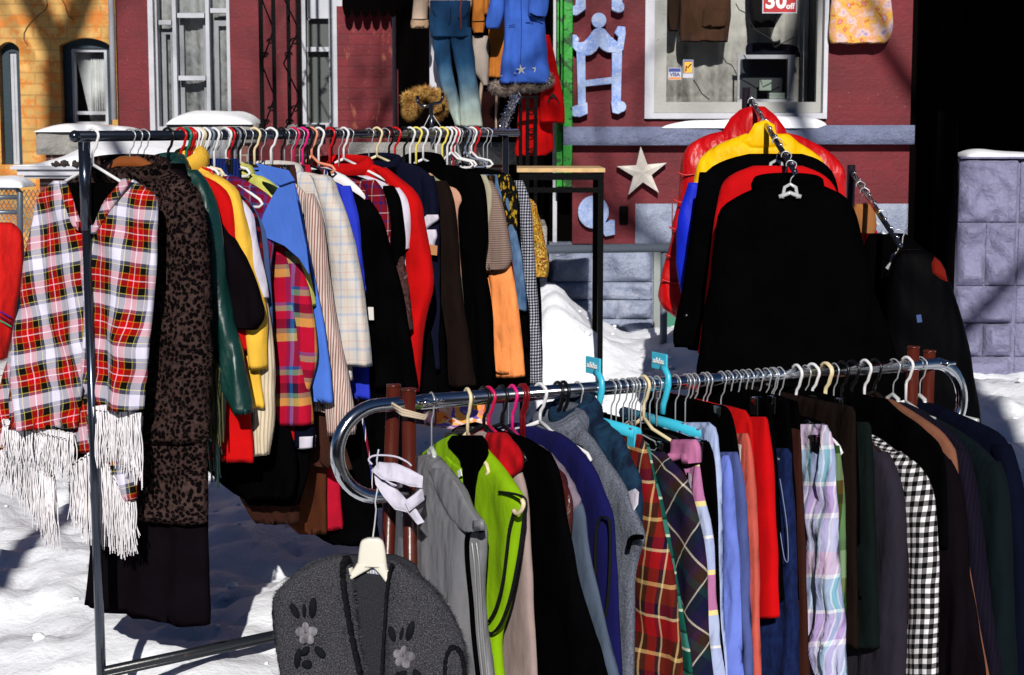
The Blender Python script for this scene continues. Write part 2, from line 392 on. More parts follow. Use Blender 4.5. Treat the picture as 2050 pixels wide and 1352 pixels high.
# ---------------------------------------------------------------- the shop (right)
YS = 9.5
shop = thing('shop_building', 'maroon painted brick shop front with pale blue stone base and white framed display window', 'building', (Xp(1470, YS), YS, 0))
m = MB(); xL, xR = Xp(1146, YS), Xp(1818, YS)
wx0, wx1, wz0 = Xp(1288, YS), Xp(1650, YS), Zp(240, YS)
sz = Zp(270, YS); bx_, bz_ = Xp(1272, YS), Zp(488, YS)
m.box((xL, YS, bz_), (wx0, YS+.3, 5)); m.box((wx1, YS+.0005, bz_), (xR, YS+.3, 5)); m.box((wx0-.0005, YS+.001, bz_), (wx1+.001, YS+.3, wz0)); m.box((wx0-.0005, YS+.001, 3.35), (wx1+.001, YS+.3, 5))
m.box((xR-.3, YS+.3, -.5), (xR, 13, 5))
m.build('brick_wall', MAROON, shop, smooth=False)
m = MB(); rng = random.Random(4)
zrows = [Zp(p, YS) for p in (488, 566, 602, 640, 700, 780, 860)]
tops = [Zp(408, YS)] + zrows
xw0 = Xp(1310, YS); xw1 = Xp(1404, YS)
m.box((Xp(1100, YS), YS+.03, -.5), (xw0, YS+.3, bz_-.001)); m.box((xw1, YS+.03, -.5), (xR-.0005, YS+.3, bz_-.001)); m.box((xw0-.001, YS+.031, -.5), (xw1+.001, YS+.3, Zp(726, YS)))
for ri in range(len(zrows)-1):
    z1, z0 = zrows[ri], zrows[ri+1]; x = Xp(1104, YS) - rng.uniform(0, .1); k = 0
    while x < xR:
        wd = rng.uniform(.22, .5); x1 = min(x+wd, xR); xx0, xx1 = max(x, Xp(1104, YS)), x1
        if xx1 > xw0 and xx0 < xw1 and z1 > Zp(726, YS): 
            for a, b in ((xx0, min(xx1, xw0)), (max(xx0, xw1), xx1)):
                if b-a > .03: rough_block(m, a, b-.004, z0+.004, z1, YS+.02, .05, ri*9+k)
        elif xx1-xx0 > .02: rough_block(m, xx0, xx1-.004, z0+.004, z1, YS+.02, .05, ri*9+k)
        x = x1; k += 1
rough_block(m, bx_, Xp(1345, YS), bz_, Zp(408, YS), YS-.004, .05, 77, .02); rough_block(m, Xp(1347, YS), xR, bz_, Zp(408, YS), YS-.004, .05, 78, .02)
m.build('stone_base', BLUESTONE, shop)
m = MB(); x = Xp(1126, YS)
rough_block(m, x, Xp(1440, YS), Zp(291, YS), Zp(254, YS), YS-.08, .12, 31, .03, 34, 6); rough_block(m, Xp(1440, YS)+.004, Xp(1821, YS), Zp(289, YS), Zp(251, YS), YS-.08, .12, 32, .03, 34, 6)
m.build('window_sill_band', SILL, shop)
# display window
win = MB(); fw = .07
def frame_rect(mb, x0, x1, z0, z1, y, wd, dep):
    mb.box((x0, y, z0), (x0+wd, y+dep, z1)); mb.box((x1-wd, y, z0), (x1, y+dep, z1)); mb.box((x0+wd, y+.001, z0), (x1-wd, y+dep, z0+wd)); mb.box((x0+wd, y+.001, z1-wd), (x1-wd, y+dep, z1))
x0, x1, z0, z1 = wx0, wx1, Zp(238, YS), 3.35
win.box((x0, YS-.03, z0), (x0+.05, YS+.07, z1)); win.box((x1-.022, YS-.03, z0), (x1, YS+.07, z1)); win.box((x0+.05, YS-.029, z0), (x1-.022, YS+.07, z0+.03))
fr = win.build('window_frame', WHITEP, shop, smooth=False)
win = MB(); win.box((x0+.052, YS+.03, z0+.032), (x0+.12, YS+.08, z1)); win.box((x1-.05, YS+.03, z0+.032), (x1-.024, YS+.08, z1)); win.box((x0+.12, YS+.031, z0+.032), (x1-.05, YS+.08, z0+.09)); win.build('sash', paint('weathered_sash', (172, 172, 168), .6, (110, 90, 76), .3, .64), fr, smooth=False)
gl = MB(); gl.box((x0+.12, YS+.05, z0+.12), (x1-.1, YS+.056, z1-.1)); gl.build('pane', glass_mat(refl=.07), fr, smooth=False)
# display box behind the glass
m = MB(); m.box((x0, YS+.3, z0-.2), (x0+.03, YS+1.0, z1)); m.box((x1, YS+.31, z0-.2), (x1+.03, YS+1.0, z1)); m.box((x0, YS+.3, z0-.02), (x1, YS+1, z0+.04)); m.box((x0, YS+.3, z1), (x1, YS+1, z1+.03))
m.box((Xp(1610, YS+.95), YS+.98, z0), (x1, YS+1, z1))
m.build('display_box', solid('dim_display', (.03, .03, .035, 1), .8), shop, smooth=False)
cu = MB(); n = 90; cx0, cx1 = x0+.03, Xp(1615, YS+.6); vs = []
for i in range(n+1):
    xx = cx0+(cx1-cx0)*i/n; yy = YS+.62+.006*math.sin(i*.9)+.03*noise.noise(Vector((i*.16, 0, 0)))
    vs += [(xx, yy, z0+.05), (xx, yy, z1-.02), (xx, yy+.006, z1-.02), (xx, yy+.006, z0+.05)]
cu.add(vs, [(4*i+k, 4*i+(k+1) % 4, 4*i+4+(k+1) % 4, 4*i+4+k) for i in range(n) for k in range(4)])
tag(cu.build('curtain', cloth('display_curtain', (.82, .82, .76, 1), .9, wrinkle=.5)), 'pale off white curtain hanging across the back of the shop display window', 'curtain')
# snow on the sills, piers and roofs
def snow_cap(x0, x1, y0, y1, z, h, label, seed, nx=40, ny=14, name='snow_pile', skew=0, mat=None):
    vs = []; 
    for j in range(ny+1):
        for i in range(nx+1):
            u, v = i/nx, j/ny; e = (max(0, 1-abs(2*u-1)**3.5))**.55*(max(0, 1-abs(2*v-1)**3))**.5
            x = x0+(x1-x0)*u; y = y0+(y1-y0)*v; q = noise.noise(Vector((x*3.1, y*3.1, seed)))
            ov = .03*noise.noise(Vector((x*5, seed, 2)))*(1-v)
            vs.append((x, y-ov, z + h*e*(.8+.55*q)*(1+skew*(u-.5)) - .006))
    k = nx+1; fs = [(j*k+i, j*k+i+1, (j+1)*k+i+1, (j+1)*k+i) for j in range(ny) for i in range(nx)]
    o = len(vs); mb = MB(); bot = [(p[0], p[1], z-.008) for p in vs]; mb.add(vs+bot, fs+[(o+a, o+d, o+c, o+b) for a, b, c, d in fs] )
    br = list(range(k)) + [j*k+nx for j in range(1, ny+1)] + [ny*k+i for i in range(nx-1, -1, -1)] + [j*k for j in range(ny-1, 0, -1)]
    mb.f += [(br[i], o+br[i], o+br[(i+1) % len(br)], br[(i+1) % len(br)]) for i in range(len(br))]
    return tag(mb.build(name, snow_mat()), label, 'snow')
snow_cap(Xp(1320, YS), Xp(1652, YS), YS-.1, YS-.031, Zp(254, YS), .06, 'strip of snow lying on the stone sill under the shop window', 3, skew=.6)
# things on the wall
def speckle(name, a, b, c, sc_=30):
    def f():
        t = NT(name); v = t.vec(1, 1, 1, 'Object'); n = t.noise(v, 13, 6, .75); n2 = t.noise(v, sc_*2, 4, .8)
        base = t.mix(t.ramp(n2, [(.52, (0,)*3+(1,)), (.62, (.8,)*3+(1,))]), t.ramp(n, [(.38, c8(*a)), (.6, c8(*b))]), c8(*c)); t.bump(n2, .5, .006); return t.fin(base, .6, .3)
    return memo(name, f)
LETM = speckle('letter_paint', (128, 158, 222), (176, 196, 230), (214, 208, 222))
def letterA():
    Y = YS-.07; T = .055; m = MB()
    roof = [(1199,54),(1210,58),(1222,72),(1236,84),(1238,74),(1230,66),(1237,52),(1252,54),(1253,66),(1248,100),(1240,108),(1228,106),(1216,105),(1206,100),(1199,93),(1194,102),(1184,110),(1172,112),(1166,104),(1158,108),(1150,100),(1141,88),(1138,76),(1144,69),(1154,70),(1160,78),(1158,85),(1168,84),(1178,74),(1188,60)]
    m.pprism(roof, Y, T); m.disc(1199, 41, 15, Y+.002, T-.003)
    m.pprism([(1154,100),(1172,102),(1173,215),(1157,217)], Y+.003, T-.005); m.pprism([(1225,98),(1246,96),(1243,208),(1224,210)], Y+.003, T-.005)
    m.pprism([(1170,161),(1226,154),(1226,168),(1170,174)], Y+.006, T-.009)
    m.pprism([(1150,212),(1176,205),(1177,228),(1160,235),(1148,232),(1143,222)], Y+.001, T-.002); m.disc(1153, 223, 11, Y-.001, T)
    m.pprism([(1223,203),(1243,203),(1254,210),(1253,220),(1238,229),(1226,226)], Y+.001, T-.002); m.disc(1243, 214, 11, Y-.001, T)
    return m.build('letter_sign', LETM, None, smooth=False, bevel=.004)
cl = MB(); rng = random.Random(2)
for i in range(420):
    x = rng.uniform(-2.2, 2.6); y = rng.uniform(4.9, 9.2); r = rng.choice((.006, .009, .013, .02))*rng.uniform(.6, 1.2)
    if x > -.6 and y < 6.6: continue
    cl.sphere((x, y, hgt(x, y)+r*.25), (r*1.2, r, r*.8), 8, 6, .7, i)
co = cl.build('snow_lumps', snow_mat()); co['kind'] = 'stuff'
tag(letterA(), 'ornate pale blue wooden letter A mounted on the maroon brick beside the shop window', 'letter')
m = MB(); Y = YS-.07
m.pprism([(1152,-60),(1172,-60),(1173,18),(1160,28),(1146,30),(1142,18),(1152,10)], Y, .055); m.disc(1152, 21, 10, Y-.001, .055)
m.pprism([(1225,-60),(1246,-60),(1246,4),(1250,10),(1250,20),(1238,26),(1224,20)], Y, .055); m.disc(1240, 15, 10, Y-.001, .055); m.pprism([(1150,-75),(1250,-75),(1250,-58),(1150,-58)], Y+.002, .05)
tag(m.build('letter_sign', LETM, None, smooth=False, bevel=.004), 'pale blue wooden letter above the letter A, only its two feet in view', 'letter')
def star_mesh(cx, cy, r, ri, Y, T, rot=0, ridge=.02, n=5):
    m = MB(); c = at(cx, cy, Y); k = Y/F; pts = []
    for i in range(2*n):
        a = R(90+rot) + math.pi*i/n; q = (r if i % 2 == 0 else ri)*k; pts.append((c.x+q*math.cos(a), c.z+q*math.sin(a)))
    vs = [(x, Y, z) for x, z in pts] + [(x, Y+T, z) for x, z in pts] + [(c.x, Y-ridge, c.z), (c.x, Y+T, c.z)]; N = 2*n
    fs = [(i, (i+1) % N, 2*N) for i in range(N)] + [(N+i, N+(i+1) % N, 2*N+1) for i in range(N)] + [(i, (i+1) % N, N+(i+1) % N, N+i) for i in range(N)]
    m.add(vs, fs); return m
tag(star_mesh(1286, 346, 52, 19, YS-.07, .05, 4).build('star_ornament', speckle('star_paint', (205,200,190), (222,218,210), (226,196,196)), None, smooth=False), 'off white wooden star fixed to the maroon wall below the stone sill', 'star')
m = MB(); m.disc(1188, 425, 31, YS-.05, .04, 24, 33); m.pprism([(1200,440),(1215,446),(1222,440),(1231,441),(1231,470),(1212,474),(1196,452)], YS-.048, .036)
tag(m.build('crescent_ornament', speckle('glitter_blue', (140,165,215), (168,188,226), (222,214,222), 55), None, smooth=False, bevel=.003), 'round glittery blue plaque with a small tail on the maroon wall below the star', 'ornament')
m = MB(); m.pbox(1240, 413, 1258, 450, YS-.02, .06); tag(m.build('outlet_box', BLK, None, smooth=False, bevel=.006), 'small black outlet box on the maroon wall right of the blue plaque', 'outlet')
# basement window
bw = thing('basement_window', 'small basement window with grey wooden frame and green board in the blue stone', 'window', at(1357, 700, YS))
m = MB(); x0_, x1_, z0_, z1_ = xw0, xw1, Zp(726, YS), Zp(504, YS); frame_rect(m, x0_, x1_, z0_, z1_, YS-.01, .045, .12); m.box((x0_-.02, YS-.04, z0_-.03), (x1_+.02, YS+.05, z0_-.001)); m.build('frame', paint('weathered_grey_wood', (150, 155, 152), .7, (110,105,100)), bw, smooth=False)
m = MB(); m.box((x0_+.04, YS+.06, z0_+.04), (x1_-.04, YS+.08, z1_-.04)); m.build('panel', paint('green_board', (58, 130, 105), .5), bw, smooth=False)
# in the window: jackets, sign, stickers, glass case
YD = YS+.42
def hung_shape(name, label, cat, mat, rows, Y, th=.05, seed=1, amp=.012, cat2=None):
    m = MB(); piece(m, Plane(at(rows[0][1], rows[0][0], Y), (1, 0, 0)), rows, th, seed, amp, hem=True, top=.5); return tag(m.build(name, mat), label, cat)
suede = cloth('brown_suede', (92, 66, 50), .9, wrinkle=.5); dk = cloth('black_cloth', (.008, .008, .009, 1), .9)
o = hung_shape('jacket', 'brown suede jacket hanging inside the shop window', 'jacket', suede, [(-60,1375,1450),(-30,1362,1462),(20,1362,1462),(60,1360,1460),(84,1362,1458)], YD, .05, 3)
m = MB(); pl_ = Plane(at(1430, 40, YD-.06), (1, 0, 0)); piece(m, pl_, [(20,1408,1455),(36,1406,1458),(54,1404,1452)], .015, 5, .004, n=24, m=10); ORG[o.name] = Vector((0,0,0)); m.build('pocket', suede, o)
hung_shape('jacket', 'dark brown sleeveless jacket at the left edge of the display behind glass', 'jacket', cloth('dark_brown_suede', (62, 46, 36), .9), [(-40,1335,1362),(0,1334,1362),(40,1338,1360),(62,1342,1357)], YD+.02, .04, 4)
hung_shape('shawl', 'black fringed garment hanging inside the shop window behind the red sale sign', 'garment', dk, [(-50,1500,1600),(-10,1498,1580),(30,1500,1558),(55,1502,1552)], YD+.05, .03, 9)
hung_shape('garment', 'dark folded garment lying on the glass case in the shop window', 'garment', cloth('navy_black', (20, 24, 40), .9), [(86,1500,1540),(92,1494,1592),(104,1493,1600),(114,1496,1604)], YD+.05, .06, 11, .006)
tc_ = thing('glass_case', 'small glass showcase with pale metal edges inside the shop window', 'showcase', at(1535, 190, YD))
m = MB(); YC = YD-.02
for a in ((1476,110,1592,118),(1476,118,1481,200),(1576,118,1590,200),(1476,199,1592,206)): m.pbox(*a, YC+(.001 if a[1] > 115 else 0), .012)
m.build('edge_frame', WHITE2, tc_, smooth=False)
m = MB(); m.pbox(1482, 119, 1575, 198, YC+.2, .01); m.build('back_panel', solid('teal_dark', (20, 36, 44), .4), tc_, smooth=False)
m = MB(); m.pbox(1540, 186, 1572, 199, YC+.05, .08); m.pbox(1520, 160, 1545, 182, YC+.1, .03); m.build('goods', paint('goods_pale', (150, 165, 155), .5), tc_, smooth=False, bevel=.004)
def text(mb_name, body, pos, size, mat, parent, yrot=0, rz=0, ext=.0008, bold=.0, font=None, tilt=0):
    cu = bpy.data.curves.new('t', 'FONT'); cu.body = body; cu.size = size; cu.extrude = ext; cu.offset = bold; cu.align_x = 'CENTER'; cu.align_y = 'CENTER'; cu.resolution_u = 3
    ob = bpy.data.objects.new('t', cu); ob.matrix_world = Matrix.Translation(pos) @ Matrix.Rotation(rz, 4, 'Z') @ Matrix.Rotation(tilt, 4, 'Y') @ Matrix.Rotation(math.pi/2, 4, 'X')
    col.objects.link(ob); bpy.context.view_layer.update(); dg = bpy.context.evaluated_depsgraph_get()
    me = bpy.data.meshes.new_from_object(ob.evaluated_get(dg)); org = ORG.get(parent.name, Vector((0, 0, 0))) if parent else Vector((0, 0, 0))
    me.transform(Matrix.Translation(-org) @ ob.matrix_world); bpy.data.objects.remove(ob); me.materials.clear(); me.materials.append(mat)
    o = bpy.data.objects.new(mb_name, me); col.objects.link(o); o.parent = parent; return o
YG = YS+.044
sg = thing('sale_sign', 'red sale sign with white lettering reading 30 off in the shop window', 'sign', at(1560, 28, YG))
m = MB(); m.pbox(1526, -40, 1597, 27, YG, .004); m.build('border', WHITEP, sg, smooth=False)
m = MB(); m.pbox(1528.5, -38, 1594.5, 24.5, YG-.002, .002); m.build('face', paint('sign_red', (190, 18, 34), .5), sg, smooth=False)
WT = solid('lettering_white', (.8, .8, .8, 1), .6)
text('lettering', '30', at(1553, 3, YG-.004), .115, WT, sg, bold=.004); text('lettering', 'off', at(1582, 13, YG-.004), .042, WT, sg, bold=.0015)
st = thing('card_sticker', 'white and blue card sticker reading VISA on the shop window glass', 'sticker', at(1352, 160, YG))
m = MB(); m.pbox(1338, 136, 1364, 160, YG, .002); m.build('face', WHITEP, st, smooth=False)
m = MB(); m.pbox(1339, 137, 1363, 144, YG-.001, .001); m.build('blue_band', solid('sticker_blue', (30, 60, 140), .5), st, smooth=False)
m = MB(); m.pbox(1339, 155, 1363, 159, YG-.001, .001); m.build('gold_band', solid('sticker_gold', (214, 140, 50), .5), st, smooth=False)
text('lettering', 'VISA', at(1351, 149.5, YG-.002), .027, solid('sticker_blue', (30, 60, 140), .5), st, bold=.0008)
st = thing('card_sticker', 'yellow sticker with a dark blue edge on the shop window glass', 'sticker', at(1377, 155, YG))
m = MB(); m.pbox(1367, 120, 1388, 156, YG, .002); m.build('face', WHITEP, st, smooth=False)
m = MB(); m.pbox(1368, 121, 1387, 147, YG-.001, .001); m.build('blue_band', solid('sticker_blue', (30, 60, 140), .5), st, smooth=False)
m = MB(); m.pbox(1370, 124, 1386, 146, YG-.002, .001); m.build('yellow_field', solid('sticker_yellow', (236, 180, 40), .5), st, smooth=False)
m = MB(); m.tube([at(1373,143,YG-.003), at(1374,132,YG-.003), at(1377,136,YG-.003), at(1384,128,YG-.003)], .0035, 6); m.build('emblem', solid('emblem_brown', (70, 40, 50), .6), st)
# little cord of lights in the window
m = MB(); m.tube([at(p[0], p[1], YG+.05) for p in ((1473,8),(1480,20),(1492,26),(1500,40),(1512,60),(1530,70),(1545,80),(1550,95),(1590,75))], .003, 5); tag(m.build('string_lights', solid('green_cord', (20, 30, 24), .5)), 'thin dark cord of string lights looped inside the shop window', 'string lights')
m = MB(); m.tube([at(p[0], p[1], YG+.05) for p in ((1388,160),(1396,172),(1405,188),(1420,200))], .003, 5); tag(m.build('string_lights', solid('green_cord', (20, 30, 24), .5)), 'short dark cord drooping beside the yellow sticker in the shop window', 'string lights')
# patterned vest on the wall to the right of window
hung_shape('vest', 'orange and lavender paisley vest hanging on the maroon wall right of the window', 'vest', blotch('paisley', 14, [(.3, (150, 140, 200)), (.42, (226, 196, 180)), (.5, (222, 160, 120)), (.56, (226, 190, 90)), (.62, (214, 110, 70)), (.7, (200, 190, 210))], interp='LINEAR'), [(-60,1668,1770),(0,1664,1784),(50,1660,1786),(76,1660,1780),(87,1664,1768)], YS-.07, .045, 12, .006)
# green door post and doorway
gp = thing('green_door_post', 'bright green painted door post beside the maroon shop wall', 'post', (Xp(1130, YS-.1), YS-.1, 0))
m = MB(); m.box((Xp(1127, 9.42), 9.42, Zp(375, 9.42)), (Xp(1146, 9.42)-.002, 9.55, 4)); m.box((Xp(1114, 9.42), 9.45, Zp(375, 9.42)), (Xp(1126, 9.42), 9.6, 4)); m.build('boards', paint('bright_green', (44, 160, 50), .45, (16, 50, 22), .3, .52), gp, smooth=False, bevel=.004)
m = MB(); m.pbox(1119, -10, 1122, 108, 9.41, .03); m.pbox(1120, 108, 1124, 150, 9.40, .03); m.build('door_bolt', BLK, gp, smooth=False)
wp = tag(MB().box((Xp(1107, 9.6), 9.62, 0), (Xp(1115, 9.6), 9.7, 4)).build('door_jamb', WHITEP, None, smooth=False), 'narrow white door jamb just left of the green post', 'door jamb')
dj = tag(MB().box((Xp(861, 9.6), 9.62, Zp(182, 9.6)), (Xp(882, 9.6), 9.7, 4)).build('door_jamb', WHITEP, None, smooth=False), 'peeling white door jamb behind the faded jeans', 'door jamb')
# doorway: dark recess with steps
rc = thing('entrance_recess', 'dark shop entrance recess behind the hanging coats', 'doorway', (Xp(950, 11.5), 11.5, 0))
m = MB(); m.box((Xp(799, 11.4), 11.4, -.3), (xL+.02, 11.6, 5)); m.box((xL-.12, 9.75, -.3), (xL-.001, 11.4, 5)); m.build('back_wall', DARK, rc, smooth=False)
m = MB(); m.box((Xp(790, 10.4), 10.5, 0), (xL-.13, 11.39, 1.0)); m.build('threshold_steps', GREYSTONE, rc, smooth=False)
m = MB(); m.box((Xp(1040, 9.3), 9.35, -.2), (xL-.14, 10.49, Zp(452, 9.35))); m.build('side_block', stone_mat('beige_stone', (176,170,165), (204,198,192), (120,100,90)), rc, smooth=False, bevel=.01)
# porch roof over entrance and left facade; beam is just above the frame
YH = 12.4
pr = thing('porch_roof', 'dark scalloped porch roof edge over the entrance left of the green post', 'roof', (Xp(850, 9.7), 9.7, 2.4))
m = MB(); x0_, x1_ = Xp(800, 9.8)+.22, xL-.001; zt = 2.45
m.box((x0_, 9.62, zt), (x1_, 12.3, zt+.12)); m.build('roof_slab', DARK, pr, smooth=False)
m = MB()
k = 14
for i in range(k): 
    a = x0_+(x1_-x0_)*i/k; b = x0_+(x1_-x0_)*(i+1)/k; m.prism([(a, zt), (b, zt), (b-.03, zt-.1), ((a+b)/2, zt-.14), (a+.03, zt-.1)], 9.58, 9.61)

for i in range(6):
    a = Xp(690+18*i, 11.75); b = Xp(708+18*i, 11.75); z_ = Zp(14, 11.75); m.prism([(a, z_+.5), (a, z_), (a+.01, z_-.05), ((a+b)/2, z_-.07), (b-.01, z_-.05), (b, z_), (b, z_+.5)], 11.74, 11.77)  # black scallops stand for the roof edge's shadow on the pier
m.build('valance_shade', DARK, pr, smooth=False)
# ---------------------------------------------------------------- the maroon house (left)
hs = thing('brick_house', 'maroon painted house with tall white framed windows behind the left rack', 'building', (Xp(500, YH), YH, 0))
def X(px): return Xp(px, YH)
def Z(py): return Zp(py, YH)
m = MB()
for a, b, z0, z1 in ((243, 312, -1, 6), (466, 607, -1, 6), (687, 820, -1, 6), (311.8, 466.2, -1, Z(262)), (606.8, 687.2, -1, Z(262))): m.box((X(a), YH+(.001 if z1 < 5 else 0), z0), (X(b), YH+.3, z1))
m.build('brick_wall', MAROON, hs, smooth=False)
m = MB(); m.box((X(692), YH-.5, -.5), (X(797), YH-.002, Z(23))); m.build('worn_pier', MAROON2, hs, smooth=False)
CURT = cloth('net_curtain', (.82, .84, .84, 1), .9, wrinkle=.6)
def house_window(x0, x1, ytop, ybot, mull, rails, parent, curtain=True, panes_dark=()):
    z0, z1 = Z(ybot), 6; fr = MB(); frame_rect(fr, X(x0), X(x1), z0, z1, YH+.05, .03, .1)
    for mx in mull: fr.box((X(mx)-.013, YH+.062, z0+.03), (X(mx)+.013, YH+.14, z1-.05))
    for (a, b, py) in rails: fr.box((X(a)+.021, YH+.066, Z(py)-.016), (X(b)-.021, YH+.13, Z(py)+.016))
    f = fr.build('window_frame', WHITE2, parent, smooth=False)
    m = MB(); m.box((X(x0)+.04, YH+.1, z0+.04), (X(x1)-.04, YH+.105, z1-.04)); m.build('pane', glass_mat('house_glass', .12, (.975, .98, .98, 1)), f, smooth=False)
    c = MB(); n = 40; vs = []
    for i in range(n+1):
        xx = X(x0)+(X(x1)-X(x0))*i/n; yy = YH+.22+.006*math.sin(i*1.3)+.012*math.sin(i*.47)
        vs += [(xx, yy, z0), (xx, yy, z1), (xx, yy+.005, z1), (xx, yy+.005, z0)]
    c.add(vs, [(4*i+k, 4*i+(k+1) % 4, 4*i+4+(k+1) % 4, 4*i+4+k) for i in range(n) for k in range(4)]); c.build('curtain', CURT, f)
    return f
house_window(311, 466, 0, 262, (353, 419), ((353, 419, 156), (316, 353, 44), (353, 419, 30), (419, 464, 20)), hs)
# the recessed inner sashes of the bay
m = MB()
for a, b, t in ((322, 348, 55), (358, 414, 22), (428, 462, 38)):
    m.box((X(a), YH+.16, Z(262)), (X(a)+.03, YH+.19, Z(t))); m.box((X(b)-.03, YH+.16, Z(262)), (X(b), YH+.19, Z(t))); m.box((X(a)+.03, YH+.161, Z(t)-.04), (X(b)-.03, YH+.19, Z(t)))
m.build('window_frame', WHITE2, hs, smooth=False)
house_window(606, 686, 0, 255, (), ((610, 672, 98),), hs)
m = MB(); m.box((X(607)+.04, YH+.07, Z(36)), (X(684), YH+.09, 6)); m.box((X(660), YH+.071, Z(262)), (X(684), YH+.09, Z(36)+.001)); m.build('window_frame', WHITE2, hs, smooth=False)
m = MB(); m.box((X(614), YH+.14, Z(255)), (X(659), YH+.15, Z(38))); m.build('window_blind', solid('screen_grey', (126, 130, 128), .8), hs, smooth=False)
m = MB(); m.box((X(306), YH-.03, Z(262)), (X(316), YH+.05, 6)); m.box((X(683), YH-.03, Z(262)), (X(690), YH+.05, 6)); m.build('trim', WHITEP, hs, smooth=False)
# pale drain pipe between the houses
m = MB(); m.tube([(X(237), YH-.06, Z(240)), (X(237), YH-.06, 6)], .022, 10); tag(m.build('drain_pipe', WHITE2), 'pale drain pipe where the yellow house meets the maroon house', 'pipe')
# ---------------------------------------------------------------- the yellow house (far left)
yh = thing('brick_house', 'yellow painted brick house with arched windows at the far left', 'building', (X(100), YH+.2, 0))
YY = YH+.15
def X2(px): return Xp(px, YY)
def Z2(py): return Zp(py, YY)
xa, xb, xc_, xd = X2(6), X2(48), X2(128), X2(229)
m = MB(); zb = Z2(250)
m.box((X2(-700), YY, -1), (xa, YY+.3, 6)); m.box((xb, YY, -1), (xc_, YY+.3, 6)); m.box((xd, YY, -1), (X2(243)-.002, YY+.3, 6)); m.box((xc_-.001, YY+.001, -1), (xd+.001, YY+.3, zb)); m.box((xa-.001, YY+.001, -1), (xb+.001, YY+.3, Z2(330)))
def arch_fill(m, a, b, zs, zt, top=6):
    n = 14; pts = [(a-.001, top), (a-.001, zs)] + [(a+(b-a)*i/n, zs+(zt-zs)*math.sin(math.pi*i/n)**.7) for i in range(1, n)] + [(b+.001, zs), (b+.001, top)]
    for i in range(1, len(pts)-2):
        p, q = pts[i], pts[i+1]; m.prism([(p[0], top), p, q, (q[0], top)] if abs(p[0]-q[0]) > 1e-6 else [(p[0], top), p, (q[0]+.0005, q[1]), (q[0]+.0005, top)], YY+.0015, YY+.3)
arch_fill(m, xc_, xd, Z2(92), Z2(76)); arch_fill(m, xa, xb, Z2(98), Z2(84))
m.build('brick_wall', YELLOW, yh, smooth=False)
TEAL = paint('teal_trim', (36, 62, 74), .5)
for a, b, zt, zbm, rail in ((xc_, xd, 78, 250, 226), (xa, xb, 86, 330, 230)):
    m = MB(); m.box((a, YY+.1, Z2(zbm)), (a+.05, YY+.2, Z2(zt)+.1)); m.box((b-.05, YY+.1, Z2(zbm)), (b, YY+.2, Z2(zt)+.1)); m.box((a+.05, YY+.101, Z2(zt+18)), (b-.05, YY+.2, Z2(zt)+.1)); f = m.build('window_frame', TEAL, yh, smooth=False)
    m = MB(); frame_rect(m, a+.052, b-.052, Z2(zbm), Z2(zt+18)-.002, YY+.12, .022, .06); m.box((a+.075, YY+.125, Z2(rail)-.012), (b-.075, YY+.17, Z2(rail)+.012)); m.build('sash', WHITE2, f, smooth=False)
    m = MB(); m.box((a+.07, YY+.15, Z2(zbm)), (b-.07, YY+.155, Z2(zt+18))); m.build('pane', glass_mat('house_glass', .12, (.975, .98, .98, 1)), f, smooth=False)
    m = MB(); m.box((a, YY+.29, Z2(zbm)), (b, YY+.3, 6)); m.build('dark_room', DARK, f, smooth=False)
    c = MB(); n = 24; vs = []
    for i in range(n+1):
        xx = (a+b)/2-.02+((b-a)/2-.06)*i/n; yy = YY+.22+.012*math.sin(i*1.9)
        vs += [(xx, yy, Z2(zbm)), (xx-.11 if i == 0 else xx, yy, Z2(zt+18)), (xx, yy+.005, Z2(zt+18)), (xx, yy+.005, Z2(zbm))]
    c.add(vs, [(4*i+k, 4*i+(k+1) % 4, 4*i+4+(k+1) % 4, 4*i+4+k) for i in range(n) for k in range(4)]); c.build('curtain', CURT, f)
# bare ivy stems on the yellow wall
m = MB(); rng = random.Random(11)
for i in range(26):
    p = Vector((X2(rng.uniform(0, 232)), YY-.012, Z2(rng.uniform(-10, 240)))); pts = [p]; a = rng.uniform(0, 6.3)
    for k in range(9): a += rng.uniform(-.7, .7); p = p + Vector((math.cos(a)*.045, 0, math.sin(a)*.045)); pts.append(p)
    if all(not (xc_-.02 < q.x < xd+.02 and q.z < Z2(76)) and not (xa-.02 < q.x < xb+.02) for q in pts): m.tube(pts, .0028, 4)
tag(m.build('ivy_vine', solid('dry_vine', (120, 90, 60), .9)), 'bare dry ivy stems creeping over the yellow brick wall', 'vine')
# ---------------------------------------------------------------- piers, white canopy, iron lattice
YP = 10.8
def pier(label, px0, px1, pyt, pyb, Y, dep=.5, capm=GREYSTONE):
    t = thing('stone_pier', label, 'pier', (Xp((px0+px1)/2, Y), Y, 0))
    x0_, x1_, zt, zc = Xp(px0, Y), Xp(px1, Y), Zp(pyt, Y), Zp(pyb, Y)
    m = MB(); rough_block(m, x0_, x1_, zc, zt, Y, dep, px0, .03, 24, 5); m.build('cap', capm, t)
    m = MB(); m.box((x0_+.05, Y+.04, -.3), (x1_-.05, Y+dep, zc-.002)); m.build('shaft', brick_mat('pier_brick', c8(120, 70, 60), c8(98, 54, 48), c8(150, 140, 132), None, .7), t, smooth=False); return t
pier('rough grey stone pier with a snow cap left of the iron lattice post', 336, 513, 247, 286, YP, .5)
snow_cap(Xp(338, YP), Xp(510, YP), YP-.04, YP+.5, Zp(247, YP), .1, 'rounded snow cap on the grey stone pier in front of the bay window', 5, skew=-.5)
pier('low grey stone pier to the right of the iron lattice post', 575, 640, 249, 290, YP, .4)
pier('pale stone block behind the right part of the left rack', 700, 1035, 285, 330, YP-.6, .3)
pier('pale stone pier with a flat snow cap behind the left rack end', 76, 262, 262, 310, YP+.6, .4)
